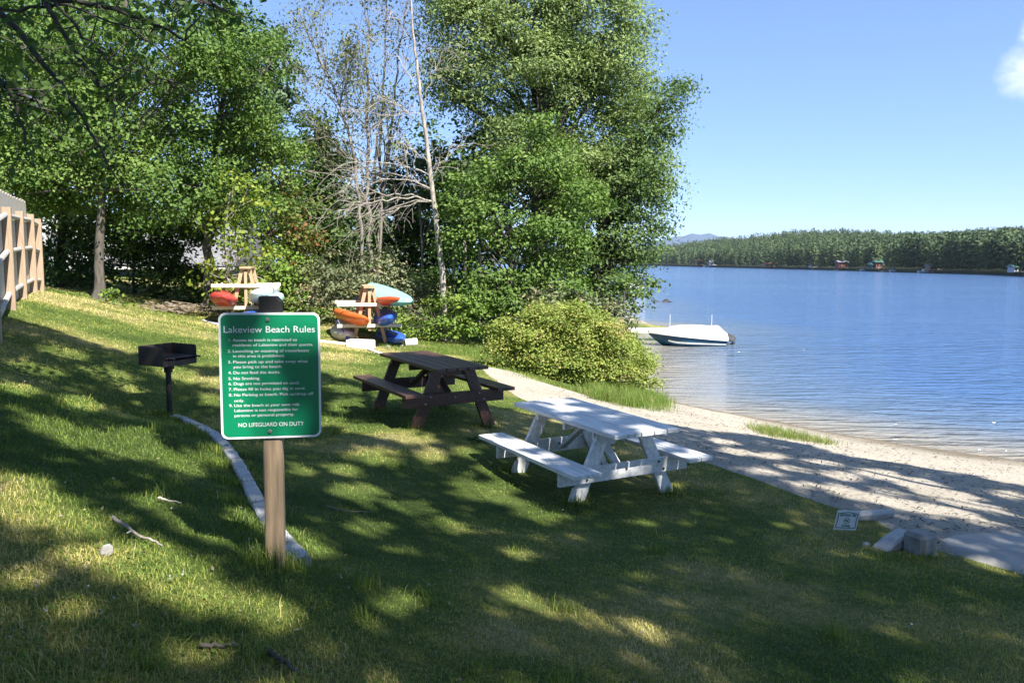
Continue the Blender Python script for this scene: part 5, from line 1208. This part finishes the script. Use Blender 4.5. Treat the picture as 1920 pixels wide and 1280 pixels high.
# dry leaves on the lawn
n = 420; y = np.exp(rng.uniform(math.log(2.3), math.log(11), n)); x = rng.uniform(-.68, .6, n) * y; k2 = sand_sd(x, y) < -.05; x, y = x[k2], y[k2]
C = np.stack([x, y, Hf(x, y) + .018], -1); V, Fq = leaf_quads(C, unit(rng.normal(size=C.shape) * .4 + [0, 0, 1]), rng.uniform(.01, .03, len(C)), .5)
o = big('lawn_litter', V, Fq, M['twig']); tagset(o, 'dry brown leaf scraps lying in the lawn', 'litter', kind='stuff')
# fallen sticks
def stick(pxs, r_, m, label, fork=None, lift=.02):
    g = np.array([ground_at(*q) for q in pxs]); g[:, 2] += lift; q = np.linspace(0, len(g) - 1, 14); i = np.clip(q.astype(int), 0, len(g) - 2); f = (q - i)[:, None]
    p = g[i] * (1 - f) + g[i + 1] * f; p += rng.normal(size=p.shape) * r_ * .35; tb = Tubes(); o0 = p[0].copy(); tb.add(p - o0, r_ * np.linspace(1, .45, 14), 7)
    if fork: 
        a = p[fork[0]]; e = ground_at(*fork[1]) + [0, 0, lift + fork[2]]; tb.add(np.array([a, (a + e) / 2, e]) - o0, [r_ * .7, r_ * .5, r_ * .3], 6)
    V, Fq = tb.get(); o = big('fallen_stick', V, Fq, m, smooth=True); o.location = o0; tagset(o, label, 'stick', 'fallen sticks on the lawn')
stick([(213,982),(235,1000),(262,1016),(285,1028),(306,1038)], .0095, M['bark_pale'], 'pale forked stick in sunlit grass left of the kerb', (5, (238,1026), .03), .035)
stick([(500,1232),(530,1246),(558,1278)], .012, M['bark'], 'rough barked stick at the bottom of the lawn, below the sign post', lift=.02)
stick([(612,956),(650,966),(700,967)], .006, M['twig'], 'thin brown twig right of the sign post', lift=.03)
stick([(376,1222),(420,1220),(456,1220)], .009, M['bark'], 'dark stick in the shade at bottom left of the sign post', lift=.02)
stick([(296,942),(340,952)], .008, M['bark_pale'], 'small pale stick in the shade left of the kerb', lift=.03)
rock('pale_stone', ground_at(200, 1040) + np.array([0, 0, .03]), (.036, .03, .038), M['pale_rock'], 'white angular stone in the grass left of the forked stick', 12, 'stone')
g = ground_at(905, 828); C = g + rng.normal(size=(30, 3)) * [.09, .05, .01] + [0, 0, .04]; V, Fq = leaf_quads(C - g, unit(rng.normal(size=C.shape) * .5 + [0, 0, 1]), .07)
o = big('fallen_leaf_spray', V, Fq, M['elm'], tone=rng.random(30)); o.location = g; tagset(o, 'small fallen spray of green leaves left of the white table', 'leaf spray')
g = ground_at(345, 588); tb = Tubes()
for i in range(120):
    a = rng.normal(size=3) * [.5, .3, .06] + [0, 0, .14]; d = unit(np.array([1, rng.normal() * .6, rng.normal() * .18])) * rng.uniform(.3, .9); tb.add(np.array([a - d / 2, a + rng.normal(size=3) * .04, a + d / 2]), [.014, .011, .005], 5)
V, Fq = tb.get(); o = big('brush_pile', V, Fq, M['twig'], smooth=True); o.location = g; tagset(o, 'heap of dry sticks at the back edge of the lawn left of the red kayak', 'brush pile')
a = P(312, 568, g[1] + .5); b2 = P(350, 582, g[1] - .1); tb = Tubes(); tb.add(np.array([a, (a + b2) / 2, b2]) - a, [.05, .04, .03], 7); V, Fq = tb.get(); o = big('fallen_log', V, Fq, M['bark_pale'], smooth=True); o.location = a; tagset(o, 'pale broken branch sticking out of the brush pile', 'log')

# ------------------------------------------------------------------ summer haze over the lake
hm = bpy.data.materials.new('thin_summer_haze'); hm.use_nodes = True; nt = hm.node_tree; nt.nodes.clear()
ho = nt.nodes.new('ShaderNodeOutputMaterial'); pv_ = N(nt, 'ShaderNodeVolumePrincipled', Density=.5e-4, Anisotropy=0.0); pv_.inputs['Color'].default_value = (.86, .92, 1, 1); L(nt, pv_.outputs[0], ho.inputs['Volume'])
haze = MB().box((0, 4000, 200), (15000, 9400, 412)).build('haze', hm); tagset(haze, 'thin pale haze over the lake and the distant hills', 'haze', kind='stuff')

# ================================================================== LIGHT
w = bpy.data.worlds.new('World'); SC.world = w; w.use_nodes = True; nt = w.node_tree; nt.nodes.clear()
out = nt.nodes.new('ShaderNodeOutputWorld'); bg = nt.nodes.new('ShaderNodeBackground'); sk = nt.nodes.new('ShaderNodeTexSky')
sk.sky_type = 'NISHITA'; sk.sun_disc = False; sk.sun_elevation = EL; sk.sun_rotation = AZ; sk.altitude = 200; sk.air_density = .6; sk.dust_density = .25; sk.ozone_density = 6.0
bg.inputs[1].default_value = .12
# a few cumulus puffs low over the lake, at the right
tc = nt.nodes.new('ShaderNodeTexCoord'); 
cd = unit(ray(1925, 135)); cd2 = unit(ray(1950, 60))
def blob(d, k0, k1):
    dt = N(nt, 'ShaderNodeVectorMath', _operation='DISTANCE'); L(nt, tc.outputs['Generated'], dt.inputs[0]); dt.inputs[1].default_value = d
    mr = N(nt, 'ShaderNodeMapRange'); L(nt, dt.outputs['Value'], mr.inputs[0]); mr.inputs[1].default_value = k0; mr.inputs[2].default_value = k1; mr.inputs[3].default_value = 1; mr.inputs[4].default_value = 0; return mr.outputs[0]
mp = nt.nodes.new('ShaderNodeMapping'); mp.inputs['Scale'].default_value = (1, 1, 1.9); L(nt, tc.outputs['Generated'], mp.inputs[0])
nz = N(nt, 'ShaderNodeTexNoise', Scale=34, Detail=8, Roughness=.6); L(nt, mp.outputs[0], nz.inputs['Vector'])
mxx = N(nt, 'ShaderNodeMath', _operation='MAXIMUM'); L(nt, blob(cd, .004, .042), mxx.inputs[0]); L(nt, blob(cd2, .002, .03), mxx.inputs[1])
ad = N(nt, 'ShaderNodeMath', _operation='MULTIPLY'); L(nt, mxx.outputs[0], ad.inputs[0]); L(nt, nz.outputs[0], ad.inputs[1])
mr = N(nt, 'ShaderNodeMapRange'); L(nt, ad.outputs[0], mr.inputs[0]); mr.inputs[1].default_value = .16; mr.inputs[2].default_value = .62; mr.inputs[4].default_value = .8
tn_ = N(nt, 'ShaderNodeMix', _data_type='RGBA', _blend_type='MULTIPLY'); tn_.inputs[0].default_value = 1; gm = N(nt, 'ShaderNodeGamma', Gamma=.6); L(nt, sk.outputs[0], gm.inputs[0]); L(nt, gm.outputs[0], tn_.inputs[6]); tn_.inputs[7].default_value = (.93, 1.17, 1.52, 1)
mix = N(nt, 'ShaderNodeMix', _data_type='RGBA'); L(nt, mr.outputs[0], mix.inputs[0]); L(nt, tn_.outputs[2], mix.inputs[6]); mix.inputs[7].default_value = (4.4, 4.5, 4.6, 1)
L(nt, mix.outputs[2], bg.inputs[0]); L(nt, bg.outputs[0], out.inputs[0])
sl = bpy.data.lights.new('sun', 'SUN'); sl.energy = 5.0; sl.angle = R(.53); sl.color = (1, .95, .87)
so = bpy.data.objects.new('sun', sl); COL.objects.link(so); so.rotation_euler = Vector(-S).to_track_quat('-Z', 'Y').to_euler(); so.location = (0, 0, 40)
SC.view_settings.view_transform = 'Standard'; SC.view_settings.look = 'None'; SC.view_settings.exposure = 1.42; SC.view_settings.gamma = 1
SC.cycles.max_bounces = 6; SC.cycles.diffuse_bounces = 3; SC.cycles.glossy_bounces = 2; SC.cycles.transmission_bounces = 3; SC.cycles.transparent_max_bounces = 4; SC.cycles.caustics_reflective = False; SC.cycles.caustics_refractive = False
